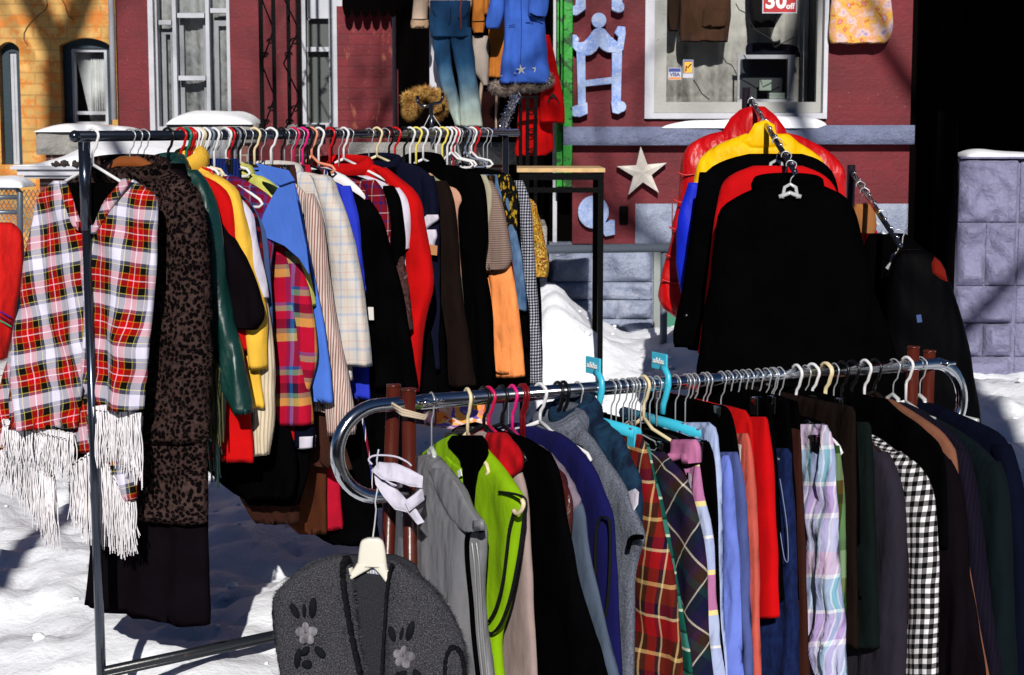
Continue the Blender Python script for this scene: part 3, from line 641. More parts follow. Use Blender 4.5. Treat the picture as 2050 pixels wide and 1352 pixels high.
snow_cap(Xp(74, YP+.6), Xp(264, YP+.6), YP+.56, YP+1., Zp(262, YP+.6), .05, 'flat snow layer on the pale stone pier before the yellow house', 8)
cn = thing('canopy', 'low snow covered canopy with white moulded edge behind the plaid poncho', 'canopy', (Xp(180, 9.6), 9.6, 0))
m = MB(); Yc = 9.6; a, b = Xp(22, Yc), Xp(400, Yc)
m.box((a, Yc, Zp(340, Yc)), (b, Yc+1.1, Zp(333, Yc))); m.box((a+.03, Yc+.025, Zp(352, Yc)), (b, Yc+1.1, Zp(340, Yc)-.001)); m.box((a+.06, Yc+.05, Zp(358, Yc)), (b, Yc+1.1, Zp(352, Yc)-.001)); m.build('moulding', WHITEP, cn, smooth=False, bevel=.003)
m = MB(); m.box((a+.12, Yc+.15, -.3), (b, Yc+1.1, Zp(358, Yc)-.002)); m.build('wall', brick_mat('pier_brick', c8(120, 70, 60), c8(98, 54, 48), c8(150, 140, 132), None, .7), cn, smooth=False)
m = MB(); vs = []; nx, ny = 60, 16; prof = [(22,333),(60,322),(100,305),(140,280),(170,262),(330,268),(400,275)]
def pf(px):
    for (x0_, y0_), (x1_, y1_) in zip(prof, prof[1:]):
        if px <= x1_: return y0_+(y1_-y0_)*(px-x0_)/(x1_-x0_)
    return prof[-1][1]
for j in range(ny+1):
    for i in range(nx+1):
        px = 24+372*i/nx; v = j/ny; hz = Zp(pf(px), Yc+.6)-Zp(333, Yc); q = noise.noise(Vector((px*.02, v*3, 3)))
        vs.append((Xp(px, Yc), Yc+.02+1.05*v + .03*q, Zp(333, Yc)+.004+max(.0, hz)*(min(1, v/.6)**.55)*(1+.12*q)))
k = nx+1; m.add(vs, [(j*k+i, j*k+i+1, (j+1)*k+i+1, (j+1)*k+i) for j in range(ny) for i in range(nx)])
o_ = len(m.v); m.add([(p[0], p[1], Zp(333, Yc)+.001) for p in vs], [])
br = list(range(k)) + [j*k+nx for j in range(1, ny+1)] + [ny*k+i for i in range(nx-1, -1, -1)] + [j*k for j in range(ny-1, 0, -1)]
m.f += [(br[i], o_+br[i], o_+br[(i+1) % len(br)], br[(i+1) % len(br)]) for i in range(len(br))]
tag(m.build('snow_pile', snow_mat()), 'deep sloping snow pile on top of the white edged canopy', 'snow')
m = MB()
for i in range(46):
    px = random.uniform(100, 330); c = at(px, 329+random.uniform(-3, 2), Yc-.005); m.sphere(c, random.uniform(.008, .02), 6, 5, .6, i)
tag(m.build('dead_leaves', solid('dead_leaf', (60, 50, 46), .9)), 'dark dead leaves and grit along the lower edge of the canopy snow', 'leaves')
# iron lattice column
lt = thing('iron_lattice_post', 'black wrought iron lattice porch post with scrolls between the tall windows', 'post', (Xp(568, 10.6), 10.6, 0))
m = MB(); Yl = 10.6; xs = (528, 553, 572, 603)
for i, px in enumerate(xs): 
    r = .011 if i else .012; m.box((Xp(px, Yl)-r, Yl-r+(.25 if i == 2 else 0), Zp(262, Yl)), (Xp(px, Yl)+r, Yl+r+(.25 if i == 2 else 0), 4))
m.build('bars', BLK, lt, smooth=False)
def spiral(cx, cz, Y, r0, turns, sg=1, a0=0, n=22): return [(cx+sg*r0*(1-i/n*.75)*math.cos(a0+turns*6.28*i/n), Y, cz+r0*(1-i/n*.75)*math.sin(a0+turns*6.28*i/n)) for i in range(n+1)]
m = MB(); z = Zp(262, Yl)
while z < 3:
    for (p, q) in ((528, 553), (572, 603)):
        xm = (Xp(p, Yl)+Xp(q, Yl))/2; hw = (Xp(q, Yl)-Xp(p, Yl))/2; Yq = Yl+(.0 if p < 560 else .0)
        m.tube(spiral(xm-hw*.4, z+.05, Yq, hw*.5, 1.3), .005, 5); m.tube(spiral(xm+hw*.4, z+.13, Yq, hw*.5, 1.3, -1), .005, 5)
        m.tube([(xm-hw, Yq, z), (xm+hw, Yq, z+.2)], .005, 5); m.tube([(xm+hw, Yq, z+.2), (xm-hw, Yq, z+.4)], .005, 5)
    z += .4
m.build('scrollwork', BLK, lt)
# entrance railing
rl = thing('iron_railing', 'black iron entrance railing in front of the red coats beside the green post', 'railing', (Xp(1060, 9.0), 9, 0))
m = MB()
for px in (1042, 1056, 1072): m.box((Xp(px, 9)-.009, 8.99, Zp(345, 9)-.6), (Xp(px, 9)+.009, 9.01, Zp(196, 9)))
m.box((Xp(1036, 9), 8.985, Zp(196, 9)), (Xp(1078, 9), 9.015, Zp(192, 9))); m.build('balusters', BLK, rl, smooth=False)
m = MB()
for k in range(3): m.tube(spiral(Xp(1064, 9), Zp(225+k*40, 9), 9.0, .02, 1.4), .004, 5)
m.build('scrollwork', BLK, rl)
# right side: dark recess, violet wall
YV = 9.2
vw = thing('stone_wall', 'violet painted rough stone porch wall at the right edge', 'wall', (Xp(1980, YV), YV, 0))
m = MB(); xv = Xp(1921, YV); m.box((xv+.002, YV+.03, -.5), (xv+1.45, YV+.35, Zp(318, YV)-.002))
rws = [(318, 446, (1921, 2040)), (446, 573, (1921, 1978, 2040)), (573, 648, (1921, 2037)), (648, 715, (1921, 1978, 2037)), (715, 800, (1921, 2037)), (800, 880, (1921, 1990, 2037)), (880, 960, (1921, 2037))]
for k, (t_, b_, xs) in enumerate(rws):
    for i in range(len(xs)-1): rough_block(m, Xp(xs[i], YV)+.003, Xp(xs[i+1], YV)-.003, Zp(b_, YV)+.003, Zp(t_, YV)-.003, YV+.02, .06, k*5+i+100, .07, 26, 22)
    rough_block(m, Xp(2044, YV), Xp(2044, YV)+.5, Zp(b_, YV)+.003, Zp(t_, YV)-.003, YV+.02, .06, k+300, .03)
m.build('stone_blocks', VIOLET, vw)
m = MB(); m.box((xv-.005, YV-.02, Zp(318, YV)), (xv+1.46, YV+.37, Zp(314, YV))); m.build('coping', VIOLET, vw, smooth=False, bevel=.004)
snow_cap(Xp(1932, YV), Xp(2090, YV), YV, YV+.34, Zp(314, YV), .045, 'snow heaped on top of the violet stone wall', 14)
pc = thing('porch', 'dark roofed porch opening above the violet stone wall', 'porch', (Xp(1930, 10), 10, 0))
m = MB(); m.box((xR+.004, 11.6, -.4), (6.5, 11.75, 5)); m.box((xR+.001, 9.6, -.4), (xR+.06, 11.59, 5)); m.build('wall', solid('porch_shade_brown', (.003, .002, .002, 1), 1, 0), pc, smooth=False)  # near-black albedo carries the deep shade of the porch recess
m = MB(); m.box((xR+.05, 7.6, 2.5), (6.5, 11.8, 2.62)); m.build('roof', solid('porch_shade_brown', (.003, .002, .002, 1), 1, 0), pc, smooth=False)  # unseen overhang, its depth set for the shade it throws
m = MB(); m.box((xR+.08, 9.22, -.5), (xv-.01, 9.3, 2.499)); m.build('corner_post', solid('porch_shade_brown', (.003, .002, .002, 1), 1, 0), pc, smooth=False)
# ---------------------------------------------------------------- long grey pipe rail and frame table
pr_ = thing('pipe_rail', 'long horizontal grey pipe rail along the snowbank behind the racks', 'rail', (-.6, 8.3, 0))
m = MB(); a_, b_ = at(-200, 516, 8.1), at(1345, 496, 8.5); m.tube([a_, b_], .022, 10); m.build('pipe', solid('grey_rail_paint', (96, 104, 116), .5, bs=.2), pr_)
for px, Yq in ((20, 8.13), (700, 8.3), (1330, 8.49)):
    p = a_.lerp(b_, (px+200)/1545); m = MB(); m.tube([(p.x, p.y+.02, -.1), (p.x, p.y+.02, p.z)], .018, 8); m.build('post', solid('grey_rail_paint', (96, 104, 116), .5, bs=.2), pr_)
tb = thing('metal_frame_table', 'tall black metal frame with a plywood top standing behind the left rack', 'frame', (at(1205, 750, 7.9).x, 7.9, 0))
Yt = 7.9; m = MB(); zt = Zp(345, Yt); xl, xr_ = Xp(1035, Yt), Xp(1211, Yt)
WOODP = blotch('plywood_edge', 8, [(.3, (196, 160, 110)), (.7, (226, 196, 150))], 8)
m.box((xl, Yt-.012, zt), (xr_, Yt+.55, Zp(337, Yt))); m.build('plywood_top', solid('plywood', (214, 180, 130), .7, var=.3), tb, smooth=False)
m = MB()
for px in (1203, 1046):
    x = Xp(px, Yt)
    for dy in (0, .5): m.box((x-.0125, Yt+dy, .0), (x+.0125, Yt+dy+.025, zt-.001))
m.build('legs', BLK, tb, smooth=False)
m = MB(); m.box((Xp(1049, Yt), Yt+.001, zt-.035), (Xp(1200, Yt), Yt+.024, zt-.004)); m.box((Xp(1049, Yt), Yt+.001, Zp(386, Yt)), (Xp(1200, Yt), Yt+.024, Zp(376, Yt))); m.build('cross_bars', BLK, tb, smooth=False)
# chain link gate far left
gt = thing('wire_gate', 'small galvanised chain link gate with snow on it at the far left', 'gate', (Xp(20, 9), 9, 0))
m = MB(); GAL = solid('galvanised', (120, 128, 138), .4, metal=.6)
Yg = 9.0
m.tube([at(-60,375,Yg), at(30,375,Yg), at(40,385,Yg), at(40,560,Yg)], .016, 8); m.tube([at(-60,425,Yg), at(45,425,Yg)], .012, 8); m.tube([at(-60,395,Yg), at(36,395,Yg)], .012, 8); m.build('gate_frame', GAL, gt)
m = MB()
for i in range(26):
    x = -150+i*9; m.tube([at(x, 380, Yg), at(x+100, 560, Yg)], .0018, 4); m.tube([at(x+100, 380, Yg), at(x, 560, Yg)], .0018, 4)
m.build('chain_link', GAL, gt)
snow_cap(Xp(-60, Yg), Xp(52, Yg), Yg-.05, Yg+.2, Zp(372, Yg), .06, 'small snow ridge on the chain link gate', 21)
rd = MB(); rd.add([(-80, -9, -.2), (80, -9, -.2), (80, 2.2, -.2), (-80, 2.2, -.2)], [(0,1,2,3)]); rd = rd.build('road', blotch('wet_asphalt', 3, [(.3, (.03, .03, .032, 1)), (.7, (.06, .06, .062, 1))]), None, smooth=False); rd['kind'] = 'structure'
opp = thing('brick_house', 'dark brick row of shops across the street behind the camera', 'building', (0, -11, 0))
m = MB(); m.box((-34, -18, -.3), (34, -11, 5.0)); m.build('wall', brick_mat('dark_brick', c8(96, 52, 44), c8(80, 44, 38), c8(110, 100, 92), None, .5), opp, smooth=False)
m = MB(); m.box((-34.2, -18.2, 5.001), (34.2, -10.8, 5.2)); m.build('roof', DARK, opp, smooth=False)
for i in range(14):
    x = -32+i*4.8; m = MB(); m.box((x, -11.0-.02, 1.0), (x+2.4, -10.96, 3.2)); wf = m.build('window', WHITE2, opp, smooth=False); m = MB(); m.box((x+.1, -10.99, 1.1), (x+2.3, -10.95, 3.1)); m.build('pane', solid('dark_glass', (.01, .012, .014, 1), .08, .5), wf, smooth=False)
# ---------------------------------------------------------------- bare street trees behind and beside the camera (they cast the branch shadows)
BARK = blotch('bark', 9, [(.3, (50, 42, 36)), (.7, (96, 84, 72))], .3, wrinkle=.8)
def tree(label, x, y, trunk_h, r0, forks, seed, depth=5):
    rng = random.Random(seed); t = thing('bare_tree', label, 'tree', (x, y, 0)); m = MB(); c = MB()
    m.tube([(x+.03*math.sin(i), y, -.3+(trunk_h+.3)*i/6) for i in range(7)], [r0*(1-.25*i/6) for i in range(7)], 12); m.build('trunk', BARK, t)
    def grow(p, d, L, r, k):
        pts = [p]; q = p; dd = d.copy()
        for i in range(5):
            dd = (dd + Vector((rng.uniform(-.16, .16), rng.uniform(-.16, .16), rng.uniform(-.05, .14)))).normalized(); q = q + dd*L/5; pts.append(q)
        c.tube(pts, [r*(1-.11*i) for i in range(6)], 6 if k > 2 else 4, cap=False)
        if k > 0:
            for s in range(rng.choice((2, 3))):
                ax = Vector((rng.uniform(-1, 1), rng.uniform(-1, 1), rng.uniform(-.3, .5))).normalized(); nd = (dd + ax*.75).normalized(); b = pts[rng.choice((3, 4, 5))]
                grow(b, nd, L*rng.uniform(.62, .82), r*.55, k-1)
    for d, L, r in forks: grow(Vector((x, y, trunk_h-.05)), Vector(d).normalized(), L, r, depth)
    c.build('branches', BARK, t)
tree('bare street tree with a forked trunk outside the left of the frame', -3.2, 3.0, 6.95, .15, [((-.42, 0, 1), 2.4, .105), ((.36, .0, 1), 2.4, .095)], 3)
tree('bare street tree behind the camera on the right', 2.24, -1.2, 5.6, .17, [((-.5, 0, .9), 2.0, .08), ((.1, 0, 1), 2.4, .1), ((.6, .1, .5), 1.6, .06), ((-.8, .1, .35), 1.8, .05)], 8)
tree('slender bare street tree left of the camera', -1.9, 1.0, 5.2, .07, [((-.4, .2, 1), 1.9, .05), ((.4, .1, 1), 2.0, .05), ((.8, 0, .5), 1.8, .04), ((1, .1, .25), 1.8, .03), ((-.9, .1, .5), 1.5, .03), ((.6, -.2, .9), 2.2, .04)], 12)
# ================================================================ RACKS
CHROME = solid('chrome', (.62, .64, .68, 1), .14, .5, metal=1)
DCHROME = solid('dark_chrome', (.05, .06, .085, 1), .2, .6, metal=.85, coat=.3)
BROWNM = paint('brown_enamel', (86, 35, 22), .3, (190, 160, 140), .1, .68)
A0, A1 = at(168, 273, 5.0), at(1022, 266, 7.0)
Ld = (A1-A0).normalized()
B0, B1 = at(800, 808, 4.0), at(1868, 728, 4.75)
Bd = (B1-B0).normalized()
def on_line(P, D, px, off=(0, 0)):
    k = (px-CX)/F; t = (k*P.y-P.x)/(D.x-k*D.y); return P + D*t
LX = Vector((Ld.y, -Ld.x, 0)).normalized(); FX = Vector((Bd.y, -Bd.x, 0)).normalized()
RACK = {'L': (A0, Ld, LX, .0155, 'left rack'), 'F': (B0, Bd, FX, .0165, 'front rack')}
# left rack
rk = thing('clothes_rack', 'long dark metal clothes rack packed with coats on the left', 'rack', (A0.x, A0.y, 0))
m = MB(); e = A0 - Ld*.035; m.tube([e, A1+Ld*.05], .0155, 14); m.sphere(e, .0175, 12, 8); m.build('rail', DCHROME, rk)
m = MB(); f0 = at(203, 1350, 5.0); m.tube([A0-Vector((0,0,.016)), A0+(f0-A0)*.17], .0175, 12); m.tube([A0+(f0-A0)*.16, f0-Vector((0,0,.08))], .0145, 12); m.build('post', DCHROME, rk)
m = MB(); q = at(1012, 268, 6.98); m.tube([q, (q.x, q.y, .0)], .0125, 10); m.build('post', DCHROME, rk)
m = MB(); g0, g1 = at(205, 1344, 4.99), at(560, 1268, 5.5); gd = (g1-g0); g2 = g0+gd*2.6; m.tube([g0, g2], .014, 10); m.tube([g0+Vector((0,0,-.016)), g2+Vector((0,0,-.016))], .008, 8); m.build('bottom_bar', paint('chipped_black', (34, 38, 44), .3, (140, 84, 50), .1, .66), rk)
# front rack
rk2 = thing('clothes_rack', 'chrome clothes rack with curled ends and paired brown posts in the foreground', 'rack', (B0.x, B0.y, -.3))
def curl(P, d, r, sg):   # U bend turning down and back under the rail
    pts = []
    for i in range(19):
        a = math.pi*i/18*1.0; pts.append(P + d*(sg*math.sin(a)*r) + Vector((0, 0, -r+math.cos(a)*r)))
    return pts
m = MB(); rr_ = .107
c0 = curl(B0-Bd*.05, Bd, rr_, -1); c1 = curl(B1, Bd, rr_, 1)
pts = list(reversed(c0)) + c1
pts = [pts[0]+Bd*.1] + pts + [pts[-1]-Bd*.03]
m.tube(pts, .0165, 16); m.build('rail', CHROME, rk2)
m = MB(); m.tube([B0+Bd*.055, B1-Bd*.1], .0178, 16); m.build('sleeve', CHROME, rk2)
for P, dx, lab in ((at(796, 776, 4.0), (-10, 0), 0), (at(1861, 704, 4.72), 0, 1)):
    for j, (dpx, dpy, dY) in enumerate(((0, 0, .045), (30 if lab == 0 else -32, 8 if lab == 0 else -8, .0))):
        p = at((788 if lab == 0 else 1861)+dpx, (773 if lab == 0 else 704)+dpy, P.y+dY)
        sh = .06 if lab == 0 and j == 0 else .0
        m = MB(); m.tube([p, (p.x+.0-sh, p.y+.05, -.35)], .0165, 14); m.tube([p+Vector((0,0,-.001)), p+Vector((0,0,.004))], .0175, 14); m.build('post', BROWNM, rk2)
    m = MB(); q = (B0+Bd*.06) if lab == 0 else (B1+Bd*.035); q = q + Vector((0, -.02, 0)); m.sphere(q+Vector((.006,0,0)), .009, 10, 8); m.tube([q+Vector((-.01,0,0)), q+Vector((.03,0,.002))], .005, 8); m.build('bolt', CHROME, rk2)
m = MB(); b = at(806, 822, 3.965)
for k in range(3): m.tube([b+Vector((-.035+.01*k, .02, .02-.012*k)), b+Vector((0, -.012, .004-.006*k)), b+Vector((.05, .0, -.012-.004*k)), b+Vector((.06, .05, -.01))], .003, 6)
m.build('cord', solid('beige_cord', (196, 180, 160), .9), rk2)
# ---------------------------------------------------------------- hangers
def plast(c): return solid('plastic_%d_%d_%d' % c, c, .35, .5)
HCOL = {'white': (225, 224, 226), 'black': (16, 16, 18), 'cream': (226, 210, 172), 'red': (190, 24, 30), 'green': (20, 130, 110), 'pink': (222, 40, 130), 'magenta': (200, 30, 90), 'yellow': (232, 216, 110), 'grey': (120, 128, 144), 'maroon': (120, 16, 26), 'blue': (70, 190, 216), 'peach': (226, 150, 120)}
HN = [0]
def hanger(pl, kind, colr, rb, zneck, hw, zs, label, group, twist=0, clipw=.14):
    O = pl.O; t = thing('clothes_hanger', label, 'hanger', tuple(O), group); HN[0] += 1
    W = lambda x, z, y=0: pl.w(x, y, z)
    wire = kind in ('wire', 'clip', 'clear', 'wood'); r = .0019 if wire else .0042
    mt = solid('bright_steel_wire', (.5, .52, .55, 1), .32, .6, metal=.45) if wire else plast(HCOL[colr])
    rc = rb + r + .001; hz = -.052; hk = []
    for i in range(15):
        a = R(200 - 235*i/14); hk.append((math.cos(a)*(rc+(.004 if i > 9 else 0)), math.sin(a)*rc+.001))
    hk += [(.014, -.030), (.003, -.042), (0, hz), (0, zneck)]
    m = MB(); m.tube([W(x, z) for x, z in hk], r, 8); m.build('hook', mt, t)
    if kind in ('wire', 'plastic'):
        m = MB(); rr = r if kind == 'wire' else .0048
        m.tube([W(0, zneck+.004), W(hw*.35, zneck-.02), W(hw, zs), W(hw+.012, zs-.012), W(hw, zs-.022), W(0, zs-.028), W(-hw, zs-.022), W(-hw-.012, zs-.012), W(-hw, zs), W(-hw*.35, zneck-.02), W(0, zneck+.004)], rr, 8); m.build('arms', mt, t)
    elif kind == 'wood' or kind == 'moulded':
        mm = solid('hanger_wood', (140, 80, 36), .4, coat=.3) if kind == 'wood' else plast(HCOL[colr]); m = MB()
        m.tube([W(-hw, zs), W(-hw*.5, zneck-.028), W(-.03, zneck-.002), W(.03, zneck-.002), W(hw*.5, zneck-.028), W(hw, zs)], [.011, .014, .013, .013, .014, .011], 8, flat=1.5 if kind == 'wood' else 1.9); m.build('arms', mm, t)
    elif kind == 'clear':
        m = MB(); mm = clear_plastic()
        m.tube([W(-.025, zneck-.04), W(-.018, zneck-.004), W(0, zneck+.006), W(.018, zneck-.004), W(.025, zneck-.04)], .006, 8); m.tube([W(-hw, zs), W(-.02, zneck-.03), W(0, zneck-.022), W(.02, zneck-.03), W(hw, zs)], .007, 8); m.build('arms', mm, t)
    elif kind == 'clip':
        dkp = plast(HCOL[colr]) if colr != 'clear' else clear_plastic(); m = MB(); zb = zneck
        m.tube([W(-clipw, zb), W(clipw, zb)], .006 if colr != 'blue' else .015, 8); m.build('bar', dkp, t)
        for s in (-1, 1):
            c = MB(); x = s*(clipw-.012)
            for y in (-.007, .007): c.box((-.017, y-.003, -.03), (.017, y+.003, .014)); 
            c.v = [pl.w(x+v.x, v.y, zb+v.z-.004) for v in c.v]; cc = c.build('clip', dkp, t, smooth=False, bevel=.002)
            c = MB(); c.box((-.007, -.012, -.004), (.007, .012, .016)); c.v = [pl.w(x+v.x, v.y, zb+v.z-.004) for v in c.v]; c.build('spring', CHROME if colr != 'blue' else plast(HCOL['grey']), cc, smooth=False, bevel=.0015)
    return t
GR = {}
def G(rack, bx, name, label, cat, mat, rows, sl=None, th=.02, hang=('plastic', 'white'), yaw=0, amp=.008, seed=None, O=None, X=None, hoff=0, slth=.03, slmat=None, short=None, clipw=None, slm=True, sloff=.006, fx=16, hlabel=None, collar=None, off=0, sn=26, top=.35, mir=None):
    if O is None:
        P, D, X, rb, where = RACK[rack]; O = on_line(P, D, bx)
    else: rb = .012; where = rack
    Xr = Matrix.Rotation(R(yaw), 3, 'Z') @ Vector(X); pl = Plane(O, Xr); seed = seed or int(bx)
    t = thing(name, label, cat, tuple(O), 'clothes hanging on the '+where)
    m = MB(); rr = piece(m, pl, rows, th, seed, amp, off=off, fx=fx, top=top); body = m.build('body', mat, t)
    if sl:
        for s in ([0, 1] if slm else [0]):
            m = MB(); piece(m, pl, sl, slth, seed+31+s, amp*.9, n=sn, m=30, off=sloff, fx=fx*1.2, top=.6, mirror=bool(s)); m.build('sleeve', slmat or mat, t)
    zn, zs, hw = rr[0].y, rr[min(2, len(rr)-1)].w, max(.05, rr[min(2, len(rr)-1)].z-.03)
    if collar:
        m = MB(); w_ = max(.035, rr[0].z*.9); cm, ch = collar if isinstance(collar, tuple) else (mat, .035)
        pts = []
        for i in range(22):
            a = 2*math.pi*i/22; pts.append(pl.w(math.cos(a)*(w_+.008), math.sin(a)*.035+.004, zn - .004 + (-.028 if math.sin(a) > .2 else .012)*abs(math.sin(a))))
        m.tube(pts, ch*.38, 8, closed=True, flat=1.7); m.build('collar', cm, t)
    if hang:
        kd, hc = hang; sh = short or label; cw = clipw or max(.04, rr[0].z-.02)
        if kd == 'clip': zz = zn-.012+(.014 if hc == 'blue' else 0)
        else: zz = min(-.068, zn+.012)
        hanger(Plane(pl.O, Matrix.Rotation(R(random.Random(seed*7).uniform(-9, 9)), 3, 'Z') @ pl.X if kd != 'clip' and not hoff else pl.X, hoff), kd, hc, rb, zz, (.036 if hoff else min(.2, max(.06, hw))), min(zs, zz-.035) if kd != 'clip' else 0, hlabel or ('%s hanger holding the %s' % ({'wire': 'thin wire', 'wood': 'wooden', 'clear': 'clear plastic', 'clip': ('black clip' if hc == 'black' else hc+' clip'), 'plastic': hc+' plastic', 'moulded': hc+' moulded plastic'}[kd], sh)), 'hangers on the '+where, clipw=cw)
    GR[label] = (t, pl, body); return t, pl, body
def label_card(name, px, py, w, h, pl, off, mat, parent, rot=0):
    x, z = Plane(pl.O, pl.X, off).hit(px, py); m = MB(); c, s_ = math.cos(R(rot)), math.sin(R(rot)); vs = []
    for y in (off, off+.002):
        for (a, b) in ((-w, -h), (w, -h), (w, h), (-w, h)): vs.append(pl.w(x+a*c-b*s_, y, z+a*s_+b*c))
    m.add(vs, [(0,1,2,3), (7,6,5,4), (0,4,5,1), (1,5,6,2), (2,6,7,3), (3,7,4,0)]); return m.build(name, mat, parent, smooth=False)
# ---------------------------------------------------------------- fabrics
BK = cloth('black_wool', (.0016, .0016, .002, 1), 1, spec=.0, var=.4)
BK2 = cloth('charcoal_black', (.005, .0035, .005, 1), 1, spec=.0)
NAVY = cloth('navy_cloth', (.003, .004, .012, 1), .95, spec=.02)
RED = cloth('red_wool', (196, 8, 12), .9); CRIM = cloth('crimson_cloth', (184, 18, 52), .9)
YEL = cloth('yellow_wool', (236, 190, 74), .9, wrinkle=.3); WHT = cloth('white_cotton', (214, 208, 222), .85, wrinkle=.5)
CREAM = stripes('cream_rib_knit', [(.6, (212, 198, 176)), (.4, (180, 164, 140))], .012)
GLEATH = cloth('green_leather', (18, 62, 58), .4, wrinkle=.45, weave=.03, spec=.5, var=.3)
LEOP = None
def leopard():
    t = NT('leopard_fur'); v = t.vec(1, 1); d = t.noise(v, 40, 3); 
    vv = t.n('ShaderNodeMix', {0: .012, 4: v, 5: t.n('ShaderNodeTexNoise', {'Vector': v, 'Scale': 60}).outputs['Color']}, data_type='VECTOR').outputs[1]
    vo = t.n('ShaderNodeTexVoronoi', {'Vector': vv, 'Scale': 76}).outputs['Distance']
    k = t.ramp(t.math('ADD', vo, t.math('MULTIPLY', t.math('SUBTRACT', d, .5), .35)), [(.0, c8(66, 48, 44)), (.12, c8(16, 13, 16)), (.46, c8(14, 11, 14)), (.54, c8(70, 54, 51)), (.8, c8(86, 69, 66))])
    base = vary(t, k, .4, 7, 'UV'); t.bump(t.noise(t.vec(1, .45), 260, 3, .7), .9, .006); t.bump(t.noise(t.vec(10, 3), 1, 4), .5, .02); return t.fin(base, 1, .03)
LEOP = leopard()
W, Rd, K, Pk, Gy, Ye = (222, 218, 234), (184, 8, 20), (14, 10, 12), (214, 96, 116), (120, 122, 144), (214, 204, 100)
PON = [(4.8, W), (1.5, (90, 92, 116)), (.3, Ye), (.5, K), (2.4, K), (.35, (190, 130, 30)), (2.4, Rd), (.5, (245, 210, 220)), (2.4, Rd), (.35, (190, 130, 30)), (2.4, K), (.5, K), (.3, Ye), (1.5, (90, 92, 116))]
def poncho_mat():
    # stewart style dress tartan: white squares, red squares with black and yellow lines
    return tartan('plaid_wool', PON, PON, .134, rot=-8, wrinkle=.2)
PONM = poncho_mat(); PONR = tartan('plaid_wool_right', PON, PON, .134, rot=7, wrinkle=.2)
FRNG = cloth('white_wool_fringe', (244, 240, 244), .95, wrinkle=.1)
def fringe(mb, edge, L, n, rng, pl, off, r=.0029, sway=.016, seg=5, jl=.3, spread=.011):
    ed = [Vector(p) for p in edge]
    for i in range(n):
        u = (i+rng.uniform(-.4, .4))/n*(len(ed)-1); u += (round(u*9)/9-u)*.35; u = max(0, min(len(ed)-1.001, u)); k = int(u); p = ed[k].lerp(ed[k+1], u-k)
        ll = (L if not isinstance(L, (list, tuple)) else L[k]+(L[k+1]-L[k])*(u-k))*rng.uniform(1-jl, 1+jl*.4); sx, ph = rng.uniform(-sway, sway), rng.uniform(0, 6)
        yy = off + rng.uniform(-spread, spread); pts = []
        for j in range(seg+1):
            q = j/seg; pts.append(pl.w(p.x + sx*q*q + .0025*math.sin(ph+q*7), yy + .004*math.sin(ph*2+q*5), p.y - ll*q))
        mb.tube(pts, [r*(1-.55*(j/seg)) for j in range(seg+1)], 4, cap=False)
# ================================================================ LEFT RACK (near to far)
O = on_line(A0, Ld, 190); pl = Plane(O, LX)
pn = thing('poncho', 'red white and black plaid poncho with long white fringe at the near rack end', 'poncho', tuple(O), 'clothes hanging on the left rack')
m = MB(); piece(m, pl, [(372,140,232),(400,100,290),(460,80,300),(560,60,302),(700,40,292),(850,22,286),(905,20,284)], .012, 3, .006, off=-.03, top=.8); m.build('back_panel', PONM, pn)
m = MB(); piece(m, pl, [(362,112,124),(378,90,134),(396,74,142),(430,68,156),(470,64,170),(500,62,175),(560,54,179),(640,44,177),(720,34,172),(790,20,164),(858,14,152)], .02, 4, .018, off=.005, fx=10, m=50); fl = m.build('front_panel', PONM, pn)
m = MB(); piece(m, pl, [(360,250,262),(374,236,284),(390,224,306),(410,212,312),(440,196,313),(470,182,313),(540,172,311),(620,166,303),(700,166,296),(770,180,291),(818,196,288)], .022, 6, .018, off=.012, fx=10, m=50); frp = m.build('front_panel', PONR, pn)
m = MB(); piece(m, pl, [(640,160,285),(720,146,285),(800,140,284),(860,146,282),(900,196,280),(950,232,276),(1000,262,272)], .012, 8, .008, off=-.014, fx=14, top=.8); m.build('under_panel', PONM, pn)
m = MB(); piece(m, pl, [(680,30,120),(760,4,110),(850,-12,100),(905,-6,90)], .012, 9, .008, off=-.022, fx=14, top=.8); m.build('under_panel', PONM, pn)
m = MB(); piece(m, pl, [(362,118,130),(380,122,138),(410,130,148),(440,142,158),(462,154,165)], .008, 10, .003, off=.03, n=20, m=16, top=.8); m.build('collar', PONM, pn)
m = MB(); piece(m, pl, [(358,246,264),(374,234,254),(396,218,238),(430,198,216),(470,182,191)], .009, 11, .003, off=.036, n=20, m=16, top=.8); m.build('collar', PONM, pn)
m = MB(); piece(m, pl, [(366,124,250),(410,126,240),(450,140,222),(486,150,205)], .006, 12, .002, off=.0, n=20, m=12, top=.9); m.build('lining', BK, pn)  # black sheet stands for the shade inside the neck opening
rng = random.Random(5)
def pe(pts): return [Vector(pl.hit(x, y)) for x, y in pts]
m = MB(); fringe(m, pe([(14,838),(60,845),(110,858),(152,868)]), [.12,.12,.13,.14], 230, rng, pl, .012); m.build('fringe', FRNG, pn)
m = MB(); fringe(m, pe([(196,812),(225,808),(260,815),(292,826)]), [.2,.15,.17,.21], 220, rng, pl, .026); m.build('fringe', FRNG, pn)
m = MB(); fringe(m, pe([(142,930),(165,918),(198,895),(222,930),(245,970),(268,1010)]), [.16,.24,.27,.24,.2,.13], 330, rng, pl, -.002); m.build('fringe', FRNG, pn)
m = MB(); fringe(m, pe([(-12,905),(25,895),(60,905),(85,935),(100,960)]), [.09,.16,.22,.24,.2], 230, rng, pl, -.018); m.build('fringe', FRNG, pn)
